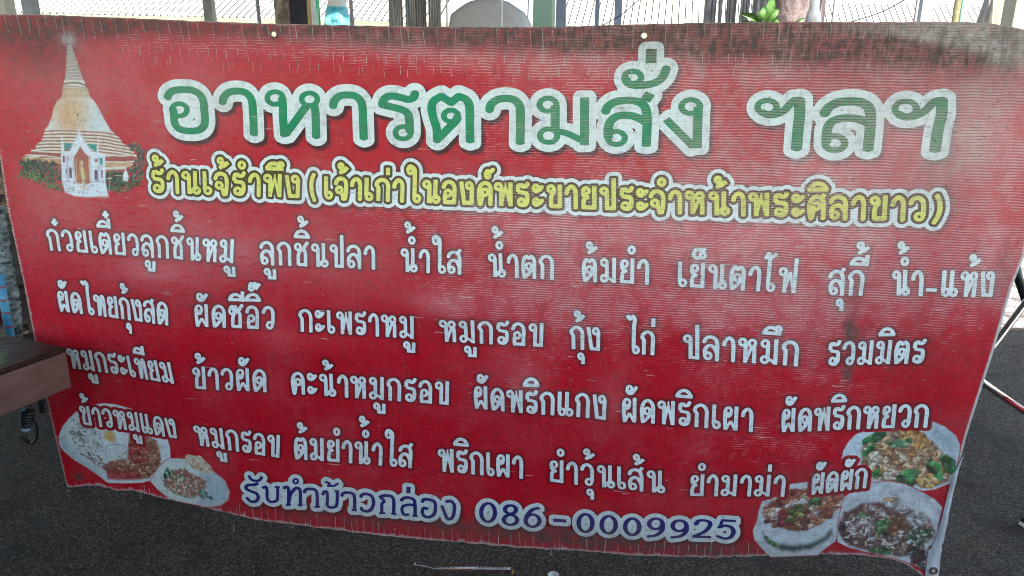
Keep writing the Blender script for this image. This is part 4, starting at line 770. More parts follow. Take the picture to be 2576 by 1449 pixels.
def printed(name, x, z, faces, layer, col, parent, vinyl):
    """mesh lying on the banner: x, z in banner mm, layer = height above the sheet in mm"""
    x = np.asarray(x, float); z = np.asarray(z, float); n = len(x)
    P = np.empty((n, 3)); P[:, 0] = x/1000; P[:, 1] = -(relief(x, z)+layer)/1000; P[:, 2] = z/1000
    me = bpy.data.meshes.new(name); me.vertices.add(n); me.vertices.foreach_set('co', P.astype(np.float32).ravel())
    if isinstance(faces, np.ndarray): faces = [faces]
    tot = np.concatenate([np.full(len(f), f.shape[1]) for f in faces if len(f)])
    idx = np.concatenate([f.ravel() for f in faces if len(f)])
    me.loops.add(len(idx)); me.loops.foreach_set('vertex_index', idx.astype(np.int32))
    me.polygons.add(len(tot)); st = np.concatenate([[0], np.cumsum(tot)[:-1]])
    me.polygons.foreach_set('loop_start', st.astype(np.int32)); me.polygons.foreach_set('use_smooth', np.ones(len(tot), bool))
    me.update(); me.validate()
    c = np.empty((n, 4), np.float32); c[:, 3] = 1; c[:, :3] = col
    me.attributes.new('print_color', 'FLOAT_COLOR', 'POINT').data.foreach_set('color', c.ravel())
    wr = gsum(WEAR, x, z)*(.5+1.0*fbm(x, z, 140, 3)); wr = np.tanh(wr*.68)
    dr = np.clip(.82*gsum(DIRT, x, z)*(.55+.9*fbm(x, z, 60, 9)), 0, 1)
    pa = np.clip(gsum(FADE_SHEEN, x, z)*(.5+1.0*fbm(x, z, 110, 17)), 0, 1)
    for nm, a in (('wear', wr), ('dirt', dr), ('pale', pa)):
        me.attributes.new(nm, 'FLOAT', 'POINT').data.foreach_set('value', a.astype(np.float32))
    o = bpy.data.objects.new(name, me); COL.objects.link(o); me.materials.append(vinyl)
    if parent: o.parent = parent
    return o

def vinyl_material():
    t = NT('printed_vinyl'); v = t.coord(); x, y, z = t.sep(v)
    col = t.attr('print_color', False); wear = t.attr('wear'); dirt = t.attr('dirt'); pale = t.attr('pale')
    lum = t.sep(col)[1]                                    # green channel: red ink is dark there, white ink bright
    white = t.ramp(lum, .25, .6)
    # uneven ink, scuffs; the haze holds fading and painted sheen
    n1 = t.noise(v, 5, 6, .62); n2 = t.noise(t.scale(v, (30, 30, 110)), 1, 4, .65); n3 = t.noise(t.scale(v, (110, 110, 34)), 1, 3, .6)
    ink = t.mix(t.ramp(n1, .40, .74, 0, .30), col, t.mix(.5, col, (.54, .20, .20)))
    ink = t.mix(t.math('MULTIPLY', t.ramp(n2, .48, .72), .36), ink, t.mix(.75, ink, (.03, .008, .010)))
    ink = t.mix(t.math('MULTIPLY', t.ramp(n3, .50, .68), .34), ink, t.mix(.55, ink, (.05, .010, .014)))
    n4 = t.noise(t.scale(v, (20, 20, 130)), 1, 5, .7, 0, .5); n5 = t.noise(t.scale(v, (120, 120, 22)), 1, 4, .65)
    ink = t.mix(t.math('MULTIPLY', t.math('MAXIMUM', t.ramp(n4, .52, .70), t.math('MULTIPLY', t.ramp(n5, .54, .70), .8)), t.ramp(n1, .36, .66, .10, .42)), ink, t.mix(.34, ink, t.mix(white, (.72, .24, .24), (.50, .52, .48))))
    haze = t.math('MULTIPLY', t.math('MULTIPLY', pale, t.ramp(lum, .025, .060, .85, .35)), t.ramp(n2, .2, .75, .35, 1.1))
    ink = t.mix(haze, ink, t.mix(.30, t.mix(white, (.66, .46, .42), (.62, .60, .55)), col))
    # weave: ridges rub pale, grooves hold dirt
    wob = t.noise(t.scale(v, (14, 14, 6)), 1, 2, .5)
    ph = t.math('ADD', t.math('MULTIPLY', z, 1/.0060), t.math('MULTIPLY', wob, 1.6))
    tri = t.math('ABSOLUTE', t.math('SUBTRACT', t.math('FRACT', ph), .5))          # 0 ridge .. .5 groove
    row = t.math('FLOOR', ph)
    comb = t.n.new('ShaderNodeCombineXYZ'); t.put(comb.inputs[0], t.math('MULTIPLY', x, 95)); t.put(comb.inputs[2], t.math('MULTIPLY', row, 7.31))
    seg = t.noise(comb.outputs[0], 1, 3, .6)
    phx = t.math('ADD', t.math('MULTIPLY', x, 1/.0046), t.math('MULTIPLY', seg, 1.2)); trx = t.math('ABSOLUTE', t.math('SUBTRACT', t.math('FRACT', phx), .5))
    big = t.noise(v, 22, 4, .6)
    w = t.math('MULTIPLY', t.math('MULTIPLY', wear, t.ramp(big, .36, .62, .30, 1.10)), t.ramp(t.noise(t.scale(v, (60, 60, 60)), 1, 4, .65), .30, .62, .55, 1.15))
    ridge = t.ramp(t.math('SUBTRACT', t.math('ADD', t.math('MULTIPLY', w, .36), t.math('MULTIPLY', t.math('SUBTRACT', seg, .5), .40)), tri), -.04, .07)
    ridge = t.math('MULTIPLY', ridge, t.ramp(w, .06, .32))
    thread = t.math('MULTIPLY', t.ramp(t.math('SUBTRACT', t.math('MULTIPLY', w, .10), trx), -.03, .03), t.ramp(n3, .50, .60))
    rub = t.math('MAXIMUM', ridge, thread)
    fade = t.math('MULTIPLY', t.math('ADD', t.ramp(wear, .15, .75, 0, .26), t.ramp(pale, .04, .30, 0, .07)), t.math('MULTIPLY', t.ramp(n1, .32, .68, .45, 1.2), t.ramp(lum, .025, .060, 1., .35)))
    ink = t.mix(fade, ink, (.72, .36, .34))
    rubc = t.mix(.15, t.mix(t.ramp(n1, .35, .65), (.74, .40, .38), (.80, .60, .54)), ink)
    c = t.mix(t.math('MULTIPLY', t.math('MULTIPLY', rub, t.ramp(lum, .025, .060, 1., .62)), t.math('SUBTRACT', .60, t.math('MULTIPLY', white, .54))), ink, rubc)
    groove = t.math('MULTIPLY', t.ramp(tri, .26, .42), t.math('MULTIPLY', t.ramp(w, .25, .9), t.ramp(seg, .36, .58)))
    c = t.mix(t.math('MULTIPLY', groove, t.math('SUBTRACT', .74, t.math('MULTIPLY', white, .58))), c, t.mix(.45, (.060, .006, .009), t.mix(.55, ink, (.03, .02, .02))))
    # grime
    mould = t.noise(t.scale(v, (70, 70, 26)), 1, 6, .74); dirt2 = t.math('MULTIPLY', dirt, t.ramp(mould, .34, .64, .74, 1.10))
    gr = t.math('MULTIPLY', dirt2, t.ramp(t.math('ADD', t.math('MULTIPLY', n2, .5), t.math('MULTIPLY', n3, .5)), .25, .62, .40, 1.1))
    gr = t.math('MAXIMUM', gr, t.math('MULTIPLY', t.math('MULTIPLY', t.ramp(mould, .54, .68), t.math('MINIMUM', t.math('ADD', wear, .10), .8)), .42))
    c = t.mix(t.math('MULTIPLY', gr, t.math('SUBTRACT', .92, t.math('MULTIPLY', white, .5))), c, t.mix(white, (.105, .068, .058), (.27, .27, .24)))
    c = t.mix(t.math('MULTIPLY', t.math('MULTIPLY', t.ramp(pale, .40, .95), t.ramp(mould, .60, .38, .45, 1.)), .80), c, t.mix(t.ramp(n2, .3, .7), (.34, .30, .25), (.54, .49, .42)))
    c = t.mix(t.math('MULTIPLY', t.math('MULTIPLY', t.ramp(tri, .30, .44), t.ramp(pale, .40, .9)), t.ramp(seg, .40, .60, 0, .55)), c, (.10, .075, .065))
    # specks and nicks
    sp = t.math('MULTIPLY', t.ramp(t.voro(t.scale(v, (26, 26, 60)), 1), .10, .05), t.ramp(t.noise(v, 9, 2), .55, .62))
    c = t.mix(t.math('MULTIPLY', sp, .5), c, t.mix(white, (.66, .48, .46), (.20, .20, .18)))
    dk = t.math('MULTIPLY', t.ramp(t.noise(t.scale(v, (60, 60, 110)), 1, 3, .65), .62, .70), t.math('ADD', .25, t.math('MULTIPLY', wear, .5)))
    c = t.mix(dk, c, t.mix(.7, c, (.06, .04, .035)))
    t.out(c, t.math('ADD', t.ramp(n2, .3, .7, .25, .38), t.math('MULTIPLY', t.math('ADD', dirt, wear), .20)), .24)
    h = t.math('ADD', t.math('MULTIPLY', t.math('SUBTRACT', .5, tri), t.math('ADD', .35, wear)), t.math('ADD', t.math('MULTIPLY', n2, 1.2), t.math('MULTIPLY', t.noise(v, 14, 3, .55), 14.)))
    t.bump(h, .00016, 1.)
    return t.m
VINYL = vinyl_material()
RED = np.array((.54, .007, .020)); INK_W = np.array((.79, .84, .80)); HALO = np.array((.19, .007, .012))
banner = tag(empty('vinyl_banner'), 'weathered red vinyl food stall banner with Thai menu lettering', 'banner')

# ---- sheet: Coons patch between the four traced edges
def resample(P, n, jag=0., seed=1):
    P = np.array(P, float); s = np.concatenate([[0], np.cumsum(np.hypot(*np.diff(P, axis=0).T))]); t = np.linspace(0, s[-1], n)
    return np.stack([np.interp(t, s, P[:, 0]), np.interp(t, s, P[:, 1])], 1)
NU, NV = 620, 330
top = resample(TOP, NU); bot = resample(BOT, NU); lef = resample(LEFT, NV); rig = resample(RIGHT, NV)
rg = np.random.default_rng(5)
bot[:, 1] += np.convolve(rg.normal(0, 1.5, NU+8), np.ones(3)/3, 'same')[4:-4]; top[:, 1] += np.convolve(rg.normal(0, .9, NU+8), np.ones(5)/5, 'same')[4:-4]
lef[:, 0] += np.convolve(rg.normal(0, 1.0, NV+8), np.ones(3)/3, 'same')[4:-4]
lef[0] = top[0]; lef[-1] = bot[0]; rig[0] = top[-1]; rig[-1] = bot[-1]
u = np.linspace(0, 1, NU)[None, :, None]; v = np.linspace(0, 1, NV)[:, None, None]
G = (1-v)*top[None]+v*bot[None]+(1-u)*lef[:, None]+u*rig[:, None]-((1-u)*(1-v)*top[0]+u*(1-v)*top[-1]+(1-u)*v*bot[0]+u*v*bot[-1])
gx = G[..., 0].copy(); gz = G[..., 1].copy()
q = np.arange(NU*NV).reshape(NV, NU)
quads = np.stack([q[:-1, :-1], q[1:, :-1], q[1:, 1:], q[:-1, 1:]], -1).reshape(-1, 4)
x = gx.ravel(); z = gz.ravel(); keep = np.ones(len(quads), bool)
HOLE = 6.8
for ex, ez in EYE[:2]:
    r = np.hypot(x-ex, z-ez); ins = r < HOLE+1.2
    keep &= ~ins[quads].all(1)
    k = np.maximum(r[ins], 1e-3); x[ins] = ex+(x[ins]-ex)/k*(HOLE+1.2); z[ins] = ez+(z[ins]-ez)/k*(HOLE+1.2)
col = np.repeat(RED[None], len(x), 0)
ui = np.tile(np.linspace(0, 1, NU), NV); vi = np.repeat(np.linspace(0, 1, NV), NU)
eb = (1-vi)*1300; el = ui*2400; et = vi*1300                       # mm from bottom, left, top edge
fr_ = value_noise(x, z*.25, 9, 4)
a = np.clip((3+fr_*9-eb)/3, 0, 1)*.85; col = col*(1-a[:, None])+np.array((.62, .44, .42))*a[:, None]
a = np.clip((4.5-el)/2, 0, 1)*(.5+.5*(value_noise(x*0, z, 3.2, 8) > .45)); col = col*(1-a[:, None])+np.array((.60, .45, .40))*a[:, None]
a = np.clip((1.5+fr_*4-et)/2, 0, 1)*.8; col = col*(1-a[:, None])+np.array((.56, .53, .46))*a[:, None]
a = np.clip(((1-ui)*2400-4)/-2+1, 0, 1); col = col*(1-a[:, None])+np.array((.58, .52, .48))*a[:, None]
sheet = printed('printed_sheet', x, z, quads[keep], 0, col, banner, VINYL)

# ---- cracks: fine pale splits along the old folds, part of the sheet
def cracks():
    X = []; Z = []; Fq = []; n = [0]
    rr = random.Random(11)
    tx = np.array(TOP); bx = np.array(BOT)
    def dash(x0, z0, L, lean, wd):
        zz = z0; xx = x0; end = z0-L; k = 0
        gap = rr.random() < .45
        while zz > end:
            st = rr.uniform(2.5, 5) if gap else rr.uniform(9, 22)
            st = min(st, zz-end+.5); x2 = xx+st*lean+rr.uniform(-.5, .5); z2 = zz-st
            w0 = wd*rr.uniform(.6, 1.1)
            for px, pz, s in ((xx, zz, -1), (xx, zz, 1), (x2, z2, 1), (x2, z2, -1)): X.append(px+s*w0/2); Z.append(pz)
            Fq.append((n[0], n[0]+1, n[0]+2, n[0]+3)); n[0] += 4
            xx = x2; zz = z2
            if gap: zz -= rr.uniform(1.2, 2.4); xx += lean*1.6
    def topz(px): return float(np.interp(px, tx[:, 0], tx[:, 1]))
    def botz(px): return float(np.interp(px, bx[:, 0], bx[:, 1]))
    px = -1480
    while px < 640:
        dash(px, topz(px)-rr.uniform(2, 8), rr.uniform(22, 46), rr.uniform(.02, .16)*(1 if px < 0 else .3), rr.uniform(.9, 1.9)); px += rr.uniform(14, 42)
    px = -1180
    while px < 560:
        a = rr.uniform(55, 66)
        dash(px, topz(px)-a, rr.uniform(12, 22), rr.uniform(.0, .12), rr.uniform(.8, 1.6))
        if rr.random() < .75: dash(px+rr.uniform(-14, 14), topz(px)-a-rr.uniform(24, 30), rr.uniform(12, 22), rr.uniform(.0, .08), rr.uniform(.8, 1.5))
        px += rr.uniform(14, 34)
    px = -1300
    while px < 560:
        L = rr.uniform(18, 52); dash(px, botz(px)+L, L-1, rr.uniform(-.06, .06), rr.uniform(.9, 2.2)); px += rr.uniform(10, 34)
    lx = np.array(LEFT); zz = 1480.
    while zz > 340:                                                 # comb of threads along the cut left edge
        ex = float(np.interp(zz, lx[::-1, 1], lx[::-1, 0])); L = rr.uniform(4, 11); wd = rr.uniform(.5, 1.1)
        for a, b in ((ex+1, zz-wd), (ex+L, zz-wd*.4+1), (ex+L, zz+wd*.4+1), (ex+1, zz+wd)): X.append(a); Z.append(b)
        Fq.append((n[0], n[0]+1, n[0]+2, n[0]+3)); n[0] += 4; zz -= rr.uniform(4, 8)
    for k in range(110):                                            # stray horizontal scuffs
        px = rr.uniform(-1380, 760); pz = rr.uniform(520, 1480); L = rr.uniform(5, 34); wd = rr.uniform(.5, 1.0); dz = rr.uniform(-1.2, 1.2)
        for a, b in ((px, pz-wd), (px+L, pz+dz-wd*.4), (px+L, pz+dz+wd*.4), (px, pz+wd)): X.append(a); Z.append(b)
        Fq.append((n[0], n[0]+1, n[0]+2, n[0]+3)); n[0] += 4
    return np.array(X), np.array(Z), np.array(Fq)
cx_, cz_, cf_ = cracks()
crack = printed('fold_crack', cx_, cz_, cf_, 1.7, np.array((.58, .48, .42)), banner, VINYL)
tag(crack, kind='stuff')

# ---- lettering: stroke distance field -> filled contours
def seg_field(strokes, wx, wy, res, pad, grow=0.):
    """signed distance (mm) to strokes drawn with an elliptic pen wx x wy; flat stroke ends"""
    ky = (wx+2*grow)/(wy+2*grow)
    allp = np.concatenate([s[0] for s in strokes]); m = pad+wx
    x0, z0 = allp.min(0)-m; x1, z1 = allp.max(0)+m
    xs = np.arange(x0, x1+res, res); zs = np.arange(z0, z1+res, res)
    Dm = np.full((len(zs), len(xs)), 1e3)
    def put(i0, i1, j0, j1, d): np.minimum(Dm[j0:j1, i0:i1], d, out=Dm[j0:j1, i0:i1])
    for P, pen in strokes:
        hw = wx/2*pen; n = len(P)
        closed = np.hypot(*(P[0]-P[-1])) < 1e-6
        for k in range(n-1):
            a = P[k]; b = P[k+1]
            lo = np.minimum(a, b)-m; hi = np.maximum(a, b)+m
            i0 = max(0, int((lo[0]-x0)/res)); i1 = min(len(xs), int((hi[0]-x0)/res)+2); j0 = max(0, int((lo[1]-z0)/res)); j1 = min(len(zs), int((hi[1]-z0)/res)+2)
            if i1 <= i0 or j1 <= j0: continue
            X, Z = np.meshgrid(xs[i0:i1], zs[j0:j1]); Z = Z*ky
            A = np.array((a[0], a[1]*ky)); B = np.array((b[0], b[1]*ky)); d = B-A; L = np.hypot(*d)
            if L < 1e-9: continue
            d = d/L; tx = (X-A[0])*d[0]+(Z-A[1])*d[1]; ty = np.abs((Z-A[1])*d[0]-(X-A[0])*d[1])
            fs = (k == 0 and not closed); fe = (k == n-2 and not closed)
            # flat box for the segment
            qx = np.abs(tx-L/2)-L/2; qy = ty-hw
            dist = np.where((qx > 0) & (qy > 0), np.hypot(qx, qy), np.maximum(qx, qy))
            put(i0, i1, j0, j1, dist)
            if not fs: put(i0, i1, j0, j1, np.hypot(X-A[0], Z-A[1])-hw)
            if not fe: put(i0, i1, j0, j1, np.hypot(X-B[0], Z-B[1])-hw)
    return xs, zs, Dm
def contour(xs, zs, Dm, level):
    """triangulated area where Dm < level, with interpolated edges"""
    f = Dm-level; H, W_ = f.shape; ins = f < 0
    X, Z = np.meshgrid(xs, zs); X = X.ravel(); Z = Z.ravel(); ff = f.ravel()
    q = np.arange(H*W_).reshape(H, W_); a, b, c, d = q[:-1, :-1].ravel(), q[:-1, 1:].ravel(), q[1:, 1:].ravel(), q[1:, :-1].ravel()
    iv = ins.ravel(); cnt = iv[a].astype(int)+iv[b]+iv[c]+iv[d]
    full = cnt == 4; quads = np.stack([a[full], b[full], c[full], d[full]], 1)
    part = (cnt > 0) & (cnt < 4)
    T = np.concatenate([np.stack([a[part], b[part], c[part]], 1), np.stack([a[part], c[part], d[part]], 1)])
    n = iv[T].sum(1); tris = [T[n == 3]]; px = []; pz = []; keys = {}; off = H*W_; pf = []
    def cut(i, j):
        k = (i, j) if i < j else (j, i)
        if k not in keys:
            t = ff[i]/(ff[i]-ff[j]); keys[k] = off+len(px); px.append(X[i]+t*(X[j]-X[i])); pz.append(Z[i]+t*(Z[j]-Z[i])); pf.append(level)
        return keys[k]
    tl = []; ql = []
    for t in T[n == 1]:
        k = int(np.argmax(iv[t])); i, j, l = int(t[k]), int(t[(k+1) % 3]), int(t[(k+2) % 3]); tl.append((i, cut(i, j), cut(i, l)))
    for t in T[n == 2]:
        k = int(np.argmin(iv[t])); o, i, j = int(t[k]), int(t[(k+1) % 3]), int(t[(k+2) % 3]); ql.append((i, j, cut(j, o), cut(i, o)))
    if tl: tris.append(np.array(tl))
    if ql: quads = np.concatenate([quads, np.array(ql)])
    tris = np.concatenate(tris)
    AX = np.concatenate([X, px]); AZ = np.concatenate([Z, pz]); AF = np.concatenate([Dm.ravel(), pf])
    used = np.unique(np.concatenate([tris.ravel(), quads.ravel()])); mp = np.full(len(AX), -1); mp[used] = np.arange(len(used))
    return AX[used], AZ[used], [mp[tris].reshape(-1, 3), mp[quads].reshape(-1, 4)], AF[used]
def lettering(name, parent, strokes, wx, wy, res, layer, col, grow=0., split=False):
    xs, zs, Dm = seg_field(strokes, wx, wy, res, grow+4, grow)
    X, Z, Fc, _ = contour(xs, zs, Dm, grow)
    if not split: return printed(name, X, Z, Fc, layer, col, parent, VINYL)
    lab = np.arange(len(X))                                         # one mesh per separate letter
    for _i in range(4000):
        old = lab.copy()
        for f in Fc:
            if len(f):
                m = lab[f].min(1)
                for k in range(f.shape[1]): np.minimum.at(lab, f[:, k], m)
        lab = lab[lab]
        if (lab == old).all(): break
    for c in np.unique(lab):
        mp = np.full(len(X), -1); sel = np.where(lab == c)[0]; mp[sel] = np.arange(len(sel))
        printed(name, X[sel], Z[sel], [mp[f[lab[f[:, 0]] == c]] for f in Fc], layer, col, parent, VINYL)
def glow(name, parent, strokes, wx, wy, res, reach, layer, shift=(0, 0), core=.3, grow=0., dark=None):
    """dark soft edge printed round the letters, fading into the red"""
    xs, zs, Dm = seg_field(strokes, wx, wy, res, reach+grow+4, grow)
    X, Z, Fc, dd = contour(xs, zs, Dm, reach+grow); dd = dd-grow
    k = np.clip(1-(dd-reach*core)/(reach*(1-core)), 0, 1); k = k*k*(3-2*k)
    c = RED[None]*(1-k[:, None])+(HALO if dark is None else np.array(dark))[None]*k[:, None]
    return printed(name, X+shift[0], Z+shift[1], Fc, layer, c, parent, VINYL)
def traced(L):
    out = []
    for kind, pen, P in L:
        P = np.array(P, float); out.append((smooth(P) if kind == 's' and len(P) > 2 else P, pen))
    return out
def word_strokes(text, bl, br, tl, tr):
    st, wd = layout(text)
    bl, br, tl, tr = (np.array(v, float) for v in (bl, br, tl, tr)); out = []
    for P, pen in st:
        s = P[:, :1]/wd; t = P[:, 1:]/100
        out.append(((1-t)*((1-s)*bl+s*br)+t*((1-s)*tl+s*tr), pen))
    h = (np.hypot(*(tl-bl))+np.hypot(*(tr-br)))/2
    return out, h

T = traced(TITLE)
glow('printed_shadow', banner, T, 19.5, 15.5, 2.2, 10, .5, (5, -7), .2, 14, (.045, .006, .008))
head = lettering('heading_lettering', banner, T, 19.5, 15.5, 2.0, .8, INK_W, 16.5)
lettering('letter_face', head, T, 20.5, 16.0, 1.6, 1.1, np.array((.0, .28, .118)), 0., True)

# shop-name line: yellow letters, olive edge, white border, one part for the whole line
ALL = []
for wq in SHOP:
    st_, h_ = word_strokes(*wq); ALL += st_
SH = 58.
glow('printed_shadow', banner, ALL, SH*.165+16, SH*.165+16, 1.6, 9, .5, (2, -2), .2, 8)
nm = lettering('shop_name_lettering', banner, ALL, SH*.165, SH*.165, 1.5, .8, INK_W, 14.5)
lettering('letter_outline', nm, ALL, SH*.165, SH*.165, 1.3, 1.1, np.array((.085, .062, .022)), 6.2)
lettering('letter_face', nm, ALL, SH*.175, SH*.165, 1.2, 1.4, np.array((.80, .76, .17)))

for wq in MENU:
    st_, h_ = word_strokes(*wq)
    o = lettering('menu_lettering', banner, st_, h_*.146, h_*.128, 1.15, .8, INK_W)
    glow('letter_outline', o, st_, h_*.146, h_*.128, 1.7, 10., .55, (0, 0), .25)

PH = traced(PHONE_TXT); DG = traced(DIGITS); DS = traced(DASH)
ph = None
def phone(strokes, wx, wy):
    glow('printed_shadow', banner, strokes, wx, wy, 1.8, 9, .5, (3, -4), .2, 12)
    o = lettering('phone_lettering', banner, strokes, wx, wy, 1.6, .8, np.array((.68, .74, .70)), 11.5)
    lettering('letter_face', o, strokes, wx, wy, 1.2, 1.1, np.array((.012, .022, .165)), 0., True)
phone(PH, 9.2, 8.2); phone(DG, 11.8, 7.2); phone(DS, 10., 10.)

# ---- printed photographs
def inside(poly, X, Z):
    P = np.array(poly); c = np.zeros(X.shape, bool); j = len(P)-1
    for i in range(len(P)):
        xi, zi = P[i]; xj, zj = P[j]
        if zi != zj: c ^= ((zi > Z) != (zj > Z)) & (X < (xj-xi)*(Z-zi)/(zj-zi)+xi)
        j = i
    return c
def edge_dist(poly, X, Z):
    P = np.array(poly); d = np.full(X.shape, 1e6)
    for i in range(len(P)):
        a = P[i-1]; b = P[i]; e = b-a; L = e@e
        t = np.clip(((X-a[0])*e[0]+(Z-a[1])*e[1])/max(L, 1e-9), 0, 1); d = np.minimum(d, np.hypot(X-a[0]-t*e[0], Z-a[1]-t*e[1]))
    return d
def picture(name, ops, box, layer, res=1.35):
    x0, x1, z0, z1 = box; xs = np.arange(x0, x1, res); zs = np.arange(z0, z1, res); X, Z = np.meshgrid(xs, zs)
    rgb = np.repeat(RED[None], X.size, 0).reshape(X.shape+(3,)); al = np.zeros(X.shape)
    def lay(sl, m, c):
        rgb[sl] = rgb[sl]*(1-m[..., None])+c*m[..., None]; al[sl] = np.maximum(al[sl], m)
    def window(lx, hx, lz, hz):
        return (slice(max(0, int((lz-z0)/res)-1), max(0, int((hz-z0)/res)+2)), slice(max(0, int((lx-x0)/res)-1), max(0, int((hx-x0)/res)+2)))
    for op in ops:
        k = op[0]
        if k in ('poly', 'stripes'):
            P = np.array(op[2] if k == 'poly' else op[3]); soft = op[3] if k == 'poly' else 1.5
            sl = window(P[:, 0].min()-soft, P[:, 0].max()+soft, P[:, 1].min()-soft, P[:, 1].max()+soft); A, B = X[sl], Z[sl]
            if A.size == 0: continue
            d = edge_dist(P, A, B)*np.where(inside(P, A, B), -1, 1); m = np.clip(.5-d/(2*soft), 0, 1)
            if k == 'poly':
                nn = op[4]; c = np.array(op[1])*(1+nn*4*(fbm(A, B, 18, 5, 5)-.5))[..., None]; lay(sl, m*np.minimum(1, al[sl]) if soft > 6 else m, np.clip(c, 0, 1))
            else:
                s = (B+fbm(A, B, 60, 2)*5+((A-P[:, 0].mean())/90.)**2*4)/op[4]; s = s-np.floor(s); f = np.clip((np.abs(s-.5)-.22)/.10, 0, 1)[..., None]
                lay(sl, m*.9, np.array(op[1])*(1-f)+np.array(op[2])*f)
        elif k == 'ell':
            _, c, (ex, ez), rx, ry, rot, soft = op; M = max(rx, ry)+soft*1.5; sl = window(ex-M, ex+M, ez-M, ez+M); A, B = X[sl]-ex, Z[sl]-ez
            if A.size == 0: continue
            d = (np.hypot(A/rx, B/ry)-1)*min(rx, ry); m = np.clip(.5-d/(2*soft), 0, 1); lay(sl, m*al[sl] if soft > 18 else m, np.array(c))
        elif k == 'line':
            P = np.array(op[2]); w_ = op[3]; M = w_+2; sl = window(P[:, 0].min()-M, P[:, 0].max()+M, P[:, 1].min()-M, P[:, 1].max()+M); A, B = X[sl], Z[sl]
            if A.size == 0: continue
            d = np.full(A.shape, 1e6)
            for a, b in zip(P[:-1], P[1:]):
                e = b-a; t = np.clip(((A-a[0])*e[0]+(B-a[1])*e[1])/max(e@e, 1e-9), 0, 1); d = np.minimum(d, np.hypot(A-a[0]-t*e[0], B-a[1]-t*e[1]))
            lay(sl, np.clip(.5-(d-w_/2)/1.6, 0, 1), np.array(op[1]))
        elif k == 'blobs':
            _, P, pal, n, r0, r1, el_, seed, rot = op; P = np.array(P); rr = random.Random(seed); lo = P.min(0); hi = P.max(0); done = 0; tries = 0
            while done < n and tries < n*8:
                tries += 1; ex = rr.uniform(lo[0], hi[0]); ez = rr.uniform(lo[1], hi[1])
                if not inside(P, np.array([ex]), np.array([ez]))[0]: continue
                done += 1; r = r0+(r1-r0)*rr.random()**1.7; e_ = rr.uniform(1, el_); a = -math.radians(rot+rr.uniform(-35, 35)) if rot is not None else rr.uniform(0, math.pi)
                rx = r*math.sqrt(e_); rz = max(r/math.sqrt(e_), 1.1); M = rx+3; sl = window(ex-M, ex+M, ez-M, ez+M); A, B = X[sl]-ex, Z[sl]-ez
                if A.size == 0: continue
                U = A*math.cos(a)+B*math.sin(a); Vv = -A*math.sin(a)+B*math.cos(a)
                Vv = Vv+U*U/rx*rr.uniform(-.5, .5)
                d = (np.hypot(U/rx, Vv/rz)-1)*rz; m = np.clip(.5-d/1.8, 0, 1)*.95
                c = np.array(pal[rr.randrange(len(pal))])*rr.choice((.45, .7, .9, 1.05, 1.2, 1.4))
                hl = np.clip(Vv/rz, -1, 1)[..., None]; cc = np.clip(c*(1+.60*hl), 0, .9); lay(sl, m, cc)
                if rr.random() < .34: lay(sl, np.clip(.6-(np.hypot((U-rx*.1)/(rx*.45), (Vv-rz*.4)/(rz*.28))-1)*rz*.3, 0, 1)*.6*m, np.clip(c*1.7+.10, 0, .85))
    q = np.arange(X.size).reshape(X.shape); F4 = np.stack([q[:-1, :-1], q[:-1, 1:], q[1:, 1:], q[1:, :-1]], -1).reshape(-1, 4)
    F4 = F4[(al.ravel()[F4] > .02).any(1)]; used = np.unique(F4); mp = np.full(X.size, -1); mp[used] = np.arange(len(used))
    return printed(name, X.ravel()[used], Z.ravel()[used], mp[F4], layer, rgb.reshape(-1, 3)[used], banner, VINYL)
tag(picture('temple_picture', TEMPLE, TEMPLE_BOX, .35), 'printed picture of a bell-shaped pagoda with a white gatehouse')
tag(picture('food_picture', DISH3, D3_BOX, .30), 'printed plate of stir-fried noodles with green leaves')
tag(picture('food_picture', DISH4, D4_BOX, .24), 'printed bowl of orange soup on a saucer')
tag(picture('food_picture', DISH5, D5_BOX, .36), 'printed plate of pale noodle salad with mushrooms')
tag(picture('food_picture', DISH1, D1_BOX, .30), 'printed plate of rice with minced meat and fried egg')
tag(picture('food_picture', DISH2, D2_BOX, .36), 'printed oval plate of minced meat salad')

# ---- eyelets, folded hem, tail of rope
brass = mat('dull_eyelet', (.20, .16, .13), .45, .6, .5, .3, 300)
rust = mat('rusty_eyelet', (.13, .05, .03), .7, .2, .3, .4, 300)
def on(x, z, lay=0.): return Vector((x/1000, -(float(relief(np.array([x]), np.array([z]))[0])+lay)/1000, z/1000))
def eyelet(xz, r0, r1, m, lay=.8):
    b = MB(); c = on(*xz, lay); n = 28; prof = [(r0, -.3), (r0, .6), ((r0+r1)/2, 1.1), (r1, .5), (r1, -.3)]; V = []; F = []
    for i, (r, h) in enumerate(prof):
        for k in range(n):
            q = 2*math.pi*k/n; V.append((c.x+r*math.cos(q)/1000, c.y-h/1000, c.z+r*math.sin(q)/1000))
    for i in range(len(prof)-1):
        for k in range(n): F.append((i*n+k, i*n+(k+1) % n, (i+1)*n+(k+1) % n, (i+1)*n+k))
    b.add(V, F); return b.build('eyelet', m, banner, True)
eyelet(EYE[0], 5.6, 9.2, brass); eyelet(EYE[1], 5.8, 9.4, brass)
eyelet(EYE[2], 2.6, 8.0, rust)
hem = mat('white_vinyl_back', (.50, .51, .53), .5, 0, .4, .22, 26, .0006, (1, 1, .4))
def ribbon(L, Rr, n, lay, thick):
    L = resample(L, n); Rr = resample(Rr, n); V = []; F = []
    for i in range(n):
        for k in range(7):
            t = k/6; p = L[i]*(1-t)+Rr[i]*t; c = on(p[0], p[1], lay+thick*math.sin(math.pi*min(1, .12+t*.95))+1.0*math.sin(i*.7)*t); V.append(c)
    for i in range(n-1):
        for k in range(6): F.append((i*7+k, i*7+k+1, (i+1)*7+k+1, (i+1)*7+k))
    return V, F
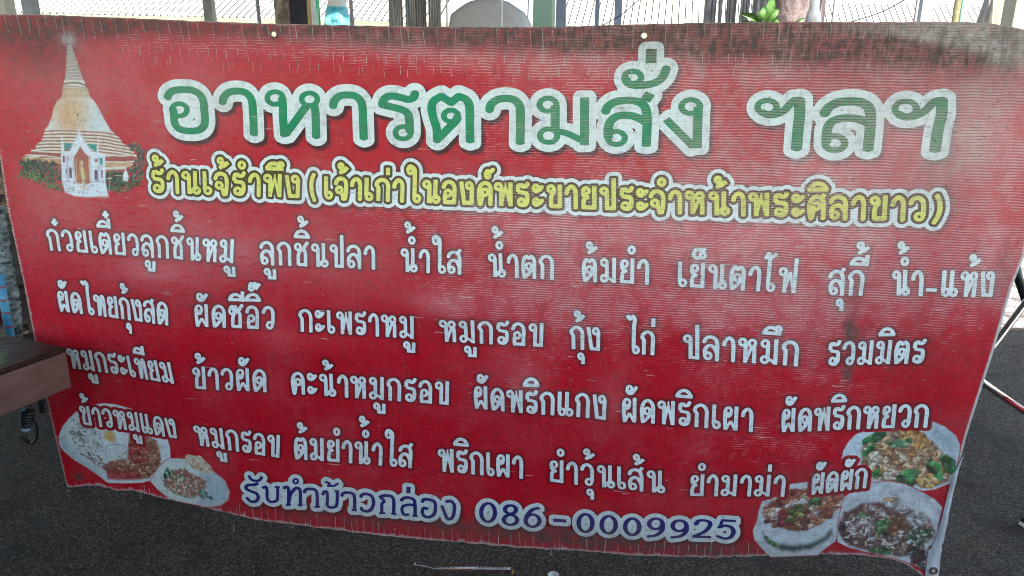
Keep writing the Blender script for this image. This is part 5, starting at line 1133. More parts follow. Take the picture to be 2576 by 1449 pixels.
b = MB(); b.add(*ribbon(HEM_L, HEM_R, 40, 2.2, 5)); b.add(*ribbon(HEM2_L, HEM2_R, 20, 3.5, 6))
tag(b.build('folded_hem', hem, banner, True), 'white reverse of the vinyl folded over along the right edge')
eb_ = eyelet(EYE[3], 4.5, 10.5, mat('brown_eyelet', (.20, .09, .06), .5, .2, .5, .35, 200), 10)
rp = MB(); e3 = on(*EYE[3], 16)
rr = random.Random(3)
for k in range(9):
    a = rr.uniform(-.5, .9); L = rr.uniform(.028, .05)
    P = [e3+Vector((0, 0, -.004)), e3+Vector((.006*a+.002, -.008, -.010)), e3+Vector((.014*a+.004, -.010, -.010-L*.5)), e3+Vector((.018*a+.006+rr.uniform(-.004, .004), -.006, -.010-L))]
    rp.tube(bez(P, 6), .0011, 6)
tag(rp.build('rope', mat('straw_rope', (.58, .52, .34), .8, 0, .2, .2, 300)), 'frayed straw coloured rope end tied in the lower right eyelet', 'rope')
th = mat('frayed_thread', (.55, .46, .42), .8)
for px, pz in ((-1304.1, 387.9), (-1025.6, 313.9), (-122.2, 334.1)):
    b = MB(); c = on(px, pz+2, 1); b.tube(bez([c, c+Vector((.003, -.002, -.006)), c+Vector((.001, -.003, -.013)), c+Vector((.004, -.002, -.018))], 6), .0006, 5); b.build('loose_thread', th, banner)

# ================================================================ things in front: steel table and its cable
steel = NT('brown_reflecting_steel'); v_ = steel.coord(); n_ = steel.noise(steel.scale(v_, (3, 3, 14)), 2, 4, .6)
steel.out(steel.mix(steel.ramp(n_, .3, .7), (.165, .082, .064), (.225, .135, .110)), steel.ramp(steel.noise(v_, 6, 3), .3, .7, .26, .42), .5, .35); steel.bump(n_, .001)
topm = NT('painted_reflection_top'); v_ = topm.coord(); n_ = topm.noise(v_, 5, 3, .5, 0, 1.2)
topm.out(topm.mix(topm.ramp(n_, .54, .62), topm.mix(topm.ramp(n_, .34, .44), (.016, .012, .008), (.042, .020, .013)), (.075, .115, .016)), .42, .10, .0); topm.bump(n_, .008)  # brown and green swirls paint a reflection into the top's colour
tb = tag(empty('steel_table', (-1.9, -.45, 0)), 'brown stainless steel table corner in front of the banner', 'table')
c0 = Vector((-1.3276, -0.1600, 0.8942)); c1 = Vector((-1.3272, -0.1600, 0.7867)); f0 = Vector((-1.3666, -0.3182, 0.8942))
# top corner c0, front edge runs to the left and toward the camera, back edge away to the left
front = Vector((f0.x-c0.x, f0.y-c0.y, 0)).normalized(); back = Vector((-front.y, front.x, 0));
if back.y < 0: back = -back
bl = Vector((-1.5660, -0.0937, 0.8942)); back = Vector((bl.x-c0.x, bl.y-c0.y, 0)).normalized()
H_ = c0.z-c1.z
A = Vector((c0.x, c0.y, c0.z)); B_ = A+front*1.5; D_ = A+back*.75; E_ = D_+front*1.5
def slab(P, z0, z1):
    n = len(P); V = [(p.x, p.y, z0) for p in P]+[(p.x, p.y, z1) for p in P]
    F = [tuple(range(n-1, -1, -1)), tuple(range(n, 2*n))]+[(i, (i+1) % n, n+(i+1) % n, n+i) for i in range(n)]; return V, F
V, F = slab([A, B_, E_, D_], A.z-.012, A.z); bevel(mesh_obj('table_top', V, F, topm.m, tb), .004)
i_ = .012
def apron(P, Q, nrm):
    V = [(P.x, P.y, A.z-.0135), (Q.x, Q.y, A.z-.0135), (Q.x, Q.y, A.z-H_), (P.x, P.y, A.z-H_)]; V += [(x_+nrm.x*i_, y_+nrm.y*i_, z_) for x_, y_, z_ in V]
    return V, [(0, 1, 2, 3), (7, 6, 5, 4), (0, 4, 5, 1), (1, 5, 6, 2), (2, 6, 7, 3), (3, 7, 4, 0)]
V, F = apron(A, B_, back); bevel(mesh_obj('apron', V, F, steel.m, tb), .002)
V, F = apron(A+back*i_*1.4, D_, front); bevel(mesh_obj('apron', V, F, steel.m, tb), .002)
for p_ in (A+front*.10+back*.10, D_+front*.1-back*.08, B_-front*.1+back*.08, E_-front*.1-back*.08):
    if (p_-(A+front*.10+back*.10)).length < .01: continue
    b = MB(); b.tube([(p_.x, p_.y, A.z-.02), (p_.x, p_.y, .0)], .019, 14); b.build('leg', steel.m, tb, True)
blk = mat('black_rubber', (.014, .014, .015), .38, 0, .5, .2, 40)
cb = tag(empty('power_cable', (-1.4888, -0.1400, 0.6811)), 'black cable with coiled plug hanging under the steel table', 'cable')
p0 = Vector((-1.4831, -0.1400, 0.6997)); p1 = Vector((-1.4972, -0.1400, 0.6485))
b = MB()
for k in range(6): q0 = p0.lerp(p1, k/6.5); q1 = p0.lerp(p1, (k+.72)/6.5); b.tube([q0, q1], .0165 if k < 5 else .013, 16)
b.build('coiled_plug', blk, cb, True)
b = MB(); q0 = p0.lerp(p1, .86); q1 = p0.lerp(p1, 1.18); b.tube([q0, q0.lerp(q1, .7), q1], [.011, .010, .004], 14); b.build('plug_tip', mat('blue_white_plastic', (.30, .42, .52), .3), cb, True)
b = MB(); b.tube(bez([Vector(q) for q in ((-1.4846, -0.1400, 0.6792), (-1.4679, -0.1400, 0.6828), (-1.4639, -0.1400, 0.6546), (-1.4719, -0.1400, 0.6230), (-1.4910, -0.1400, 0.6075), (-1.5119, -0.1400, 0.6196), (-1.5176, -0.1400, 0.6261))], 8), .0042, 10); b.build('cable', blk, cb, True)
b = MB(); b.tube([Vector((-1.4766, -0.1400, 0.7160)), p0], .006, 8); b.build('hanger', blk, cb, True)
b = MB(); b.tube([Vector((-1.4719, -0.1000, 0.7094))+Vector((0,0,.05)), Vector((-1.4762, -0.1000, 0.6792))], [.010, .008], 10)
tag(b.build('bolt', mat('dark_bolt', (.05, .055, .06), .4, .6), None, True), 'dark bolt end under the steel table beside the banner edge', 'bolt')

# ================================================================ behind the left edge
blue = NT('blue_tape'); v_ = blue.coord(); zz = blue.sep(v_)[2]
bands = blue.ramp(blue.math('ABSOLUTE', blue.math('SUBTRACT', blue.math('FRACT', blue.math('MULTIPLY', blue.math('ADD', zz, blue.math('MULTIPLY', blue.noise(v_, 20, 3), .03)), 22)), .5)), .40, .47)
blue.out(blue.mix(bands, blue.mix(blue.ramp(blue.noise(v_, 14, 4), .4, .7), (.05, .25, .42), (.12, .42, .55)), (.35, .08, .07)), .4, .4)
b = MB(); b.tube([Vector((-1.9109, 0.3000, 0.9317)), Vector((-1.9121, 0.3000, 0.8265)), Vector((-1.9119, 0.3000, 0.7187)), Vector((-2.3436, 0.7537, 0.3000))], .0125, 14)
tag(b.build('taped_pole', blue.m, None, True), 'blue tape wrapped pole standing behind the steel table', 'pole')
wrap = mat('clear_wrapping', (.20, .23, .22), .25, 0, .6, .75, 26, .01, (1, 1, 2.2))
b = MB(); rr = random.Random(8); P = [Vector((-1.9291, 0.3600, 1.1362)), Vector((-1.9330, 0.3600, 1.0464)), Vector((-1.9369, 0.3600, 0.9546)), Vector((-1.9351, 0.3600, 0.8611)), Vector((-1.9381, 0.3600, 0.7928)), Vector((-1.9485, 0.3600, 0.7161)), Vector((-2.4114, 0.8293, 0.3600))]
P = bez(P, 10); b.tube(P, [.017+.007*rr.random() for _ in P], 10)
tag(b.build('wrapped_post', wrap, None, True), 'post wrapped in crumpled clear plastic beside the blue pole', 'post')
ctr = Vector((-3.6005, 2.0573, 0.0000))
tubm = [mat('maroon_plastic', (.085, .022, .020), .35, 0, .5, .3, 12), mat('black_plastic', (.018, .017, .017), .35, 0, .5, .3, 12), mat('brown_plastic', (.075, .042, .032), .4, 0, .5, .3, 12)]
zb_ = .10
for k in range(9):
    hh = .092; b = MB(); r_ = .085+.012*math.sin(k*2.1)
    b.lathe((ctr.x+.012*math.sin(k*1.7), ctr.y, zb_), [(r_*.82, 0), (r_*.9, hh*.5), (r_*.97, hh*.82), (r_*1.05, hh*.84), (r_*1.05, hh*.97), (r_*.9, hh*.97), (r_*.85, hh*.3), (0, hh*.28)], 32)
    nm_ = ('lowest', 'second', 'third', 'fourth', 'fifth', 'sixth', 'seventh', 'eighth', 'topmost')[k]
    tag(b.build('plastic_tub', tubm[(k*2) % 3], None, True), f'{("maroon", "black", "brown")[(k*2) % 3]} plastic tub, {nm_} in the stack behind the banner\'s left edge', 'tub', 'tubs stacked behind the left edge'); zb_ += hh
sh = tag(empty('stool', (ctr.x, ctr.y, 0)), 'low wooden stool carrying the stacked tubs', 'stool')
b = MB(); b.box((ctr.x-.10, ctr.y-.10, .07), (ctr.x+.10, ctr.y+.10, .099)); b.build('seat', mat('worn_wood', (.12, .075, .05), .7), sh)
for sx, sy in ((-1, -1), (1, -1), (-1, 1), (1, 1)):
    b = MB(); b.box((ctr.x+sx*.08-.015, ctr.y+sy*.08-.015, 0), (ctr.x+sx*.08+.015, ctr.y+sy*.08+.015, .068)); b.build('leg', mat('worn_wood', (.12, .075, .05), .7), sh)
sp = Vector((-3.5980, 2.1163, 0.0000)); shoe = tag(empty('shoe', sp), 'black shoe with tan sole on the ground behind the banner', 'shoe')
def loft(prof, y0=0):
    V = []; F = []; n = 16
    for (xx, hw, z0, z1) in prof:
        for k in range(n):
            q = 2*math.pi*k/n; V.append((sp.x+xx*.52, sp.y+hw*.6*math.cos(q), ((z0+z1)/2+(z1-z0)/2*math.sin(q))*.72))
    for i in range(len(prof)-1):
        for k in range(n): F.append((i*n+k, i*n+(k+1) % n, (i+1)*n+(k+1) % n, (i+1)*n+k))
    F.append(tuple(range(n-1, -1, -1))); F.append(tuple((len(prof)-1)*n+k for k in range(n))); return V, F
b = MB(); b.add(*loft([(-.15, .03, .02, .10), (-.12, .045, .02, .15), (-.05, .05, .02, .16), (.02, .052, .02, .12), (.09, .052, .02, .085), (.14, .035, .02, .06)])); b.build('upper', blk, shoe, True)
b = MB(); b.add(*loft([(-.16, .03, 0, .028), (-.12, .05, 0, .03), (.0, .052, 0, .03), (.10, .058, 0, .03), (.16, .03, 0, .03)])); b.build('sole', mat('tan_sole', (.34, .25, .15), .7), shoe, True)

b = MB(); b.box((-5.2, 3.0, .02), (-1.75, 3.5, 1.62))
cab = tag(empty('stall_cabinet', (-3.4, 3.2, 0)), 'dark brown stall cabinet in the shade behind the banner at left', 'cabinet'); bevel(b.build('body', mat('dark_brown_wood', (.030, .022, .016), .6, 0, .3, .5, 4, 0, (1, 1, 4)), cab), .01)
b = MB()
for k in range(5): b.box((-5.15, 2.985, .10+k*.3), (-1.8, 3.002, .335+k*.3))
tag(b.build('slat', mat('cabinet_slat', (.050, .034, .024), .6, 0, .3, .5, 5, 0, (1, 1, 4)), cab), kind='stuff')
# ================================================================ behind the right edge
chrome = NT('scratched_chrome'); v_ = chrome.coord(); chrome.out((.62, .60, .58), chrome.ramp(chrome.noise(v_, 30, 4), .3, .7, .12, .26), .5, 1.0)
ch = tag(empty('chrome_chair', (2.0306, 1.9067, 0.0000)), 'folding chair with bent chrome tube legs behind the banner\'s right edge', 'chair')
K = Vector((0.9042, 0.1600, 0.8576))
b = MB(); b.tube([Vector((1.1275, 0.3000, 1.1159)), Vector((1.0502, 0.2600, 1.0050)), Vector((0.9732, 0.2000, 0.9247)), Vector((0.9321, 0.1700, 0.8822)), K+Vector((-.02, 0, -.02))], .0088, 16); b.build('leg', chrome.m, ch, True)
b = MB(); b.tube([K+Vector((-.03, .02, .03)), Vector((0.9618, 0.2000, 0.8081)), Vector((1.0935, 0.2400, 0.7216)), Vector((2.0936, 1.5524, 0.0000))], .0092, 16); b.build('leg', chrome.m, ch, True)
red_r = mat('red_tape', (.42, .02, .03), .3); b = MB(); b.tube([Vector((1.0255, 0.2070, 0.7671)), Vector((1.0910, 0.2280, 0.7247))], .0050, 10); b.build('tape', red_r, ch, True)
b = MB(); b.tube([Vector((1.2222, 0.7000, 1.0423)), Vector((1.2530, 0.7000, 0.9677)), Vector((1.2857, 0.7000, 0.9025)), Vector((1.3911, 0.7000, 0.7134))], .013, 12); tag(b.build('metal_rod', blk, None, True), 'slim black metal rod leaning behind the top of the chrome tube', 'rod')
p_ = Vector((1.5340, 0.8804, 0.0000)); ft = tag(empty('bar_stool', p_), 'stool seen only by its black foot with a white cap at the right frame edge', 'stool')
b = MB(); b.tube([p_+Vector((.02, 0, .045)), p_+Vector((.0, 0, .012))], [.016, .016], 12); b.build('rubber_foot', blk, ft, True)
b = MB(); b.tube([p_+Vector((.0, -.004, .013)), p_+Vector((-.006, -.006, .0))], [.013, .015], 12); b.build('cap', mat('white_cap', (.6, .6, .58), .5), ft, True)

# ================================================================ background above the top edge
roofm = NT('sunlit_sheet_roof'); v_ = roofm.coord(); n_ = roofm.noise(v_, .8, 4, .6)
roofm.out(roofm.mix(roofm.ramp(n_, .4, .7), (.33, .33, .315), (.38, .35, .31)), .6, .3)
e0 = Vector((-10.9017, 8.8000, 2.4172)); e1 = Vector((-0.7583, 10.2000, 2.3233)); ux = (e1-e0).normalized()
rib = Vector((0.0577, 0.8709, 0.4881))
def facing_roof(name, p, L, D, label, pitch=.105):
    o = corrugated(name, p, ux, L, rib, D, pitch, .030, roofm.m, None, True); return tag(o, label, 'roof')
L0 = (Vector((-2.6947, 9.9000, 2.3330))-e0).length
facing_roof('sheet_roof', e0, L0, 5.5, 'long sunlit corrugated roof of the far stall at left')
fas = MB(); q0 = e0+Vector((0, -.03, -.015)); q1 = e0+ux*(L0+6); q1.y -= .03; q1.z -= .015
for a_, b_ in ((q0, q1),): fas.add([a_, b_, b_+Vector((0, 0, -.30)), a_+Vector((0, 0, -.30)), a_+Vector((0, .05, 0)), b_+Vector((0, .05, 0)), b_+Vector((0, .05, -.30)), a_+Vector((0, .05, -.30))], [(0, 3, 2, 1), (4, 5, 6, 7), (0, 1, 5, 4), (3, 7, 6, 2)])
tag(fas.build('fascia_board', mat('olive_board', (.30, .285, .22), .7, 0, .3, .2, 3)), 'pale olive fascia board under the long sunlit roof', 'fascia')
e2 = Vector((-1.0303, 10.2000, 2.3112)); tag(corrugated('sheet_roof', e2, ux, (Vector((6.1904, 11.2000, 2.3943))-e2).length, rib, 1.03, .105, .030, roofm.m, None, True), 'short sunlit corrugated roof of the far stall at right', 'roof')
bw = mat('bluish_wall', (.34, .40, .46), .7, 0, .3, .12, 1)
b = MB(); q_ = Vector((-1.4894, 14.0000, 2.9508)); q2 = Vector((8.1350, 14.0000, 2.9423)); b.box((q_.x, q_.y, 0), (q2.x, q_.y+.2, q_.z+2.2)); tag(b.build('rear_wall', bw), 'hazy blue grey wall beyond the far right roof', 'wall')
def post(name, label, a, b_, Y, m, cat='post', z1=3.2, dep=None, tilt=0.):
    p = a_x(a, Y); q = a_x(b_, Y); mbx = MB(); wd = q-p; d = dep or wd*.8
    V = [(p, Y, 0), (q, Y, 0), (q, Y+d, 0), (p, Y+d, 0)]; V += [(x+tilt, y, z1) for x, y, _ in V]
    mbx.add(V, [(0, 3, 2, 1), (4, 5, 6, 7), (0, 1, 5, 4), (1, 2, 6, 5), (2, 3, 7, 6), (3, 0, 4, 7)]); o = mbx.build(name, m); bevel(o, min(.008, wd*.12)); return tag(o, label, cat)
def a_x(px, Y): return AX[(px, Y)]
AX = {(-16, 4.5): -5.4892, (23, 4.5): -5.3376, (68, 4.2): -4.9144, (97, 4.2): -4.8085, (520, 6): -4.3263, (543, 6): -4.2240, (666, 4): -2.7275, (675, 4): -2.6984, (684, 3.9): -2.6227, (729, 3.7): -2.3924, (733, 3.9): -2.4682, (773, 3.7): -2.2595, (774, 3): -1.9645, (781, 2.9): -1.9048, (781, 3): -1.9461, (800, 2.6): -1.7354, (801, 2.9): -1.8537, (811, 2.6): -1.7092, (817, 2.5): -1.6555, (848, 2.5): -1.5835, (878, 3.6): -1.9098, (880, 2.5): -1.5096, (883, 3.6): -1.8953, (893, 3.6): -1.8662, (898, 3.6): -1.8517, (905, 3.6): -1.8314, (911, 3.6): -1.8140, (967, 3.2): -1.5281, (992, 3.2): -1.4618, (996, 3.2): -1.4512, (1018, 3.2): -1.3931, (1022, 3.2): -1.3826, (1050, 3.2): -1.3090, (1055, 3.2): -1.2959, (1080, 3.2): -1.2305, (1084, 3.2): -1.2200, (1111, 3.2): -1.1497, (1122, 2.9): -1.0526, (1127, 2.9): -1.0404, (1259, 2.6): -0.6749, (1265, 2.6): -0.6615, (1326, 4.1): -0.7089, (1330, 4.1): -0.6969, (1340, 4.2): -0.6786, (1390, 4.2): -0.5277, (1391, 4.3): -0.5336, (1396, 4.3): -0.5183, (1398, 4.6): -0.5377, (1423, 4.6): -0.4577, (1496, 4.8): -0.2327, (1507, 4.8): -0.1968, (1545, 4.4): -0.0688, (1564, 4.4): -0.0110, (1771, 5.5): 0.7176, (1800, 5.5): 0.8183, (1806, 5.5): 0.8391, (1815, 5.5): 0.8703, (1827, 5.5): 0.9117, (1852, 5.5): 0.9979, (1857, 5.5): 1.0151, (1884, 5.5): 1.1078, (1890, 5.5): 1.1283, (1944, 4.6): 1.1487, (1950, 5.5): 1.3329, (2043, 3.8): 1.2584, (2064, 3.8): 1.3121, (2084, 4.6): 1.5611, (2094, 4.5): 1.5650, (2108, 4.5): 1.6051, (2301, 4.4): 2.1159, (2313, 4.4): 2.1488, (2315, 4.2): 2.0837, (2347, 4.2): 2.1684, (2395, 3.6): 2.0616, (2412, 3.6): 2.1016, (2412, 3.7): 2.1412, (2428, 3.7): 2.1795, (2452, 3): 1.9473, (2532, 3): 2.1124, (2549, 2.6): 1.9649, (2640, 2.6): 2.1344}
cream = mat('cream_paint', (.56, .53, .43), .6, 0, .3, .12, 4); grey = mat('grey_post', (.30, .31, .33), .5, 0, .4, .15, 4); bluegrey = mat('blue_grey_paint', (.22, .26, .33), .5, 0, .4, .2, 5)
taupe = mat('taupe_paint', (.30, .28, .25), .5, 0, .4, .15, 5); mauve = mat('mauve_paint', (.33, .27, .29), .5, 0, .4, .15, 5); green = mat('pale_green_paint', (.27, .40, .30), .6, 0, .3, .06, 3)
whitep = mat('white_pole', (.62, .62, .60), .4, 0, .4, .1, 5)
post('market_post', 'cream square post at the far left of the roof', -16, 23, 4.5, cream, tilt=-.03)
post('market_post', 'blue grey post second from the left before the long roof', 68, 97, 4.2, grey, tilt=-.06)
post('market_post', 'taupe post holding the eave of the long roof', 520, 543, 6, taupe, tilt=-.05)
post('market_post', 'wide pale green post right of the grey hump', 1340, 1390, 4.2, green)
post('market_post', 'narrow cream post touching the pale green post', 1391, 1396, 4.3, cream)
post('market_post', 'broad slate blue post right of the pale green post', 1398, 1423, 4.6, bluegrey)
post('market_post', 'thin slate blue post before the right roof', 1496, 1507, 4.8, bluegrey)
post('market_post', 'slate blue post with the wire crossing it', 1545, 1564, 4.4, bluegrey)
post('market_post', 'grey pole right of the brown tree trunk', 2094, 2108, 4.5, grey)
post('market_post', 'mauve post against the broad grey post', 2301, 2313, 4.4, mauve)
post('market_post', 'broad blue grey post at right before the far roof', 2315, 2347, 4.2, mat('mid_grey_paint', (.33, .37, .40), .5, 0, .4, .08, 4))
post('market_post', 'cream end post at the top right corner', 2549, 2640, 2.6, cream)
def pole(label, a, b_, Y, m, top=3.2, tilt=0.):
    mbx = MB(); p = a_x(a, Y); q = a_x(b_, Y); mbx.tube([((p+q)/2, Y, 0), ((p+q)/2+tilt*.5, Y, top/2), ((p+q)/2+tilt, Y, top)], (q-p)/2, 14); return tag(mbx.build('thin_pole', m, None, True), label, 'pole')
pole('thin grey pole left of the tan tree trunk', 666, 675, 4, grey, tilt=-.10)
pole('thin grey rod leaning right of the blue bag', 878, 883, 3.6, mauve, tilt=-.05); pole('thin grey rod, middle one beside the blue bag', 893, 898, 3.6, mauve, tilt=-.06); pole('thin grey rod, farthest right of the blue bag', 905, 911, 3.6, mauve, tilt=-.10)
pole('white pipe between the green bottle and blue bag', 800, 811, 2.6, whitep, tilt=-.06); pole('slim white pole beside the grey roofing sheets', 1122, 1127, 2.9, whitep)
pole('slim white pole in front of the grey hump', 1259, 1265, 2.6, whitep); pole('thin purple pole left of the pale green post', 1326, 1330, 4.1, mat('purple_paint', (.16, .08, .14), .5))
pole('olive green bamboo pole near the top right', 2395, 2412, 3.6, mat('olive_bamboo', (.22, .20, .10), .5, 0, .4, .3, 5)); pole('turquoise streaked pole beside the olive bamboo pole', 2412, 2428, 3.7, mat('turquoise_paint', (.22, .42, .36), .4, 0, .4, .35, 6, 0, (4, 4, .3)))
# tree trunks
def trunk(label, a, b_, Y, c1, c2, tilt=0.):
    t = NT(label[:12].replace(' ', '_')); v = t.coord(); n = t.noise(t.scale(v, (1, 1, .35)), 9, 6, .65, 0, .6); t.out(t.mix(t.ramp(n, .40, .62), c1, c2), .85, .2); t.bump(n, .03)
    p = a_x(a, Y); q = a_x(b_, Y); r = (q-p)/2; mbx = MB(); rr = random.Random(a); n_ = 22; V = []; F = []
    for i in range(26):
        h = i*.14
        for k in range(n_):
            w_ = 2*math.pi*k/n_; f = r*(1+.06*math.sin(3*w_+i*.5)+.05*math.sin(7*w_-i*.8)+rr.uniform(-.03, .03))*(1.12-.12*min(1, h/1.2)); V.append(((p+q)/2+tilt*(h-1.8)+f*math.cos(w_), Y+r+f*math.sin(w_), h))
    for i in range(25):
        for k in range(n_): F.append((i*n_+k, i*n_+(k+1) % n_, (i+1)*n_+(k+1) % n_, (i+1)*n_+k))
    mbx.add(V, F); e = tag(empty('tree', ((p+q)/2, Y+r, 0)), label, 'tree'); mbx.build('trunk', t.m, e, True)
trunk('pale tan blotched tree trunk left of the dark panel', 684, 733, 3.9, (.16, .11, .08), (.48, .38, .29), -.02)
trunk('thick purple brown tree trunk behind the green plant', 1944, 2084, 4.6, (.12, .085, .09), (.26, .20, .20))
b = MB(); x0, x1 = a_x(729, 3.7), a_x(773, 3.7); b.box((x0, 3.7, .2), (x1, 3.76, 2.6)); tag(bevel(b.build('dark_panel', mat('charcoal_panel', (.022, .021, .024), .6, 0, .3, .5, 5))), 'charcoal panel beside the tan tree trunk', 'panel')
b = MB(); x0, x1 = a_x(774, 3.0), a_x(781, 3.0); b.box((x0, 3.0, .2), (x1, 3.03, 2.5)); tag(b.build('wooden_batten', mat('golden_wood', (.50, .34, .13), .6, 0, .3, .15, 8)), 'golden wooden batten left of the green bottle', 'batten')
gb = NT('green_glass'); v_ = gb.coord(); n_ = gb.noise(gb.scale(v_, (20, 20, 2)), 1, 3); gb.out(gb.mix(gb.ramp(n_, .42, .58), (.008, .06, .018), (.05, .42, .16)), .12, .6)
b = MB(); x0, x1 = a_x(781, 2.9), a_x(801, 2.9); zc = 1.7670; r_ = (x1-x0)/2
b.lathe(((x0+x1)/2, 2.93, zc-.18), [(0, 0), (r_, 0), (r_*1.02, .1), (r_, .34), (r_*.92, .40), (r_*.4, .48), (r_*.34, .60), (r_*.4, .62), (0, .62)], 24); tag(b.build('glass_bottle', gb.m, None, True), 'green glass bottle standing next to the blue bag', 'bottle')
# shelf that carries bottle (hidden behind the banner)
b = MB(); b.box((x0-.25, 2.85, zc-.21), (x1+.35, 3.02, zc-.182)); tag(b.build('shelf', mat('worn_wood', (.12, .075, .05), .7)), 'wooden shelf behind the banner under the green bottle', 'shelf')
# blue drink bag
bagm = NT('blue_bag'); v_ = bagm.coord(); z_ = bagm.sep(v_)[2]; n_ = bagm.noise(v_, 18, 3)
zs_ = 1.9127
f_ = bagm.ramp(bagm.math('ADD', z_, bagm.math('MULTIPLY', n_, .02)), zs_+.004, zs_+.016)
bagm.out(bagm.mix(f_, bagm.mix(bagm.ramp(n_, .35, .65), (.05, .36, .50), (.20, .55, .66)), (.62, .60, .58)), .25, .5)
bg_ = tag(empty('drink_bag', (a_x(848, 2.5), 2.5, zs_)), 'blue plastic bag hanging above the banner\'s top edge', 'bag')
b = MB(); zt_, zb2 = 2.0096, 1.7976; hw = (a_x(880, 2.5)-a_x(817, 2.5))/2; V = []; F = []; n = 26; hs = 14
for i in range(hs):
    t_ = i/(hs-1); zz_ = zt_+(zb2-zt_)*t_; r = hw*(.42+.58*min(1, t_*1.35)) if t_ < .93 else hw*.9
    for k in range(n):
        q = 2*math.pi*k/n; f = 1+.05*math.sin(5*q+t_*3); V.append((a_x(848, 2.5)+r*f*math.cos(q), 2.5+r*.55*f*math.sin(q), zz_))
for i in range(hs-1):
    for k in range(n): F.append((i*n+k, (i+1)*n+k, (i+1)*n+(k+1) % n, i*n+(k+1) % n))
F.append(tuple(range(n))); F.append(tuple((hs-1)*n+k for k in range(n-1, -1, -1))); b.add(V, F); b.build('bag', bagm.m, bg_, True)
wr = mat('teal_ink', (.02, .26, .34), .5); b = MB(); yb = 2.5-hw*.575
def wpt(px, py): return Vector((a_x(848, 2.5)+(px-848)*hw/31.5, yb-.0015, zs_+(17-py)*hw/31.5))
b.tube([wpt(841, 42), wpt(842, 52)], .0016, 6); b.tube(bez([wpt(841, 42), wpt(846, 43), wpt(845, 46), wpt(842, 47)], 5), .0016, 6); b.tube(bez([wpt(842, 47), wpt(848, 48), wpt(847, 51), wpt(842, 52)], 5), .0016, 6)
b.tube(bez([wpt(852, 47), wpt(850, 50), wpt(853, 52), wpt(855, 49), wpt(852, 47)], 5), .0016, 6); b.tube([wpt(858, 46), wpt(858, 52)], .0016, 6); b.build('handwriting', wr, bg_)
b = MB(); b.tube([(a_x(848, 2.5), 2.5, zt_-.01), (a_x(848, 2.5), 2.5, zt_+.5)], .003, 6); b.build('string', whitep, bg_)
# grey roofing sheets standing on end
shc = [(.52, .51, .49), (.42, .39, .35), (.60, .59, .55), (.34, .30, .26), (.55, .51, .45)]
nmz = ['pale grey', 'brown grey', 'light grey', 'dark brown', 'warm grey']
for i, (pa_, pb_, Y_) in enumerate(((967, 996, 3.3), (992, 1022, 3.12), (1018, 1055, 3.22), (1050, 1084, 3.08), (1080, 1111, 3.18))):
    x0, x1 = a_x(pa_, 3.2), a_x(pb_, 3.2); n = int((x1-x0)/.004); V = []; F = []
    for k in range(n+1):
        t_ = k/n; yy = Y_+.010*math.sin(t_*(x1-x0)/.016*2*math.pi)+.02*math.sin(t_*3); xx = x0+(x1-x0)*t_
        V += [(xx, yy, .0), (xx-.012, yy+.05, 3.0)]
    F = [(2*k, 2*k+2, 2*k+3, 2*k+1) for k in range(n)]
    m_ = mat('roofing_'+nmz[i].replace(' ', '_'), shc[i], .6, .1, .3, .45, 6, 0, (12, 12, .6)); o = mesh_obj('roofing_sheet', V, F, m_, None, True)
    s_ = o.modifiers.new('thick', 'SOLIDIFY'); s_.thickness = .002
    tag(o, f'{nmz[i]} corrugated roofing sheet standing on end, {("leftmost", "second from left", "middle", "fourth from left", "rightmost")[i]} of five', 'roofing sheet', 'roofing sheets standing on end behind the banner')
# grey covered hump
b = MB(); O = [(px, py) for px, py in [(-1.1188, 0.7592), (-1.0964, 1.6488), (-1.0836, 1.8492), (-1.0700, 1.9243), (-1.0317, 1.9523), (-0.9886, 1.9801), (-0.9458, 2.0008), (-0.8633, 2.0145), (-0.7639, 2.0120), (-0.7019, 1.9936), (-0.6571, 1.9660), (-0.6269, 1.9292), (-0.6065, 1.8923), (-0.5910, 1.8506), (-0.5726, 1.6533), (-0.5517, 0.7783)]]; n = len(O); V = []; F = []; cxh = sum(p[0] for p in O)/n
for j, (yy, sc) in enumerate(((3.0, .86), (3.04, .95), (3.12, 1.0), (3.5, 1.0), (3.65, .93), (3.72, .8))):
    for (px, pz) in O: V.append((cxh+(px-cxh)*sc, yy, .9+(pz-.9)*(1-(1-sc)*.35)))
for j in range(5):
    for i in range(n-1): F.append((j*n+i, j*n+i+1, (j+1)*n+i+1, (j+1)*n+i))
F.append(tuple(range(n-1, -1, -1))); F.append(tuple(5*n+i for i in range(n))); b.add(V, F)
o = b.build('tarpaulin_cover', mat('grey_tarpaulin', (.40, .375, .35), .5, 0, .35, .08, 3), None, True); tag(o, 'smooth grey tarpaulin covered hump rising behind the banner', 'tarpaulin')
# ragged fence sheets
b = MB(); fm = mat('weathered_fence', (.36, .35, .35), .7, 0, .3, .30, 8, 0, (6, 6, .8)); 
fe = tag(empty('sheet_fence', (a_x(1800, 5.5), 5.5, 0)), 'weathered grey sheet fence with torn gaps before the brown trunk', 'fence')
for (pa_, pb_, Y_) in ((1771, 1800, 5.5), (1806, 1815, 5.46), (1827, 1852, 5.52), (1857, 1884, 5.48), (1890, 1950, 5.5)):
    bb = MB(); x0, x1 = a_x(pa_, 5.5), a_x(pb_, 5.5); V = []; F = []; rr = random.Random(pa_)
    nn = 14
    for k in range(nn+1):
        t_ = k/nn; V += [(x0+(x1-x0)*t_, Y_+.012*math.sin(k*1.6), 0), (x0+(x1-x0)*t_+rr.uniform(-.012, .012), Y_+.012*math.sin(k*1.6), 2.7)]
    F = [(2*k, 2*k+2, 2*k+3, 2*k+1) for k in range(nn)]; bb.add(V, F); bb.build('fence_sheet', fm, fe)
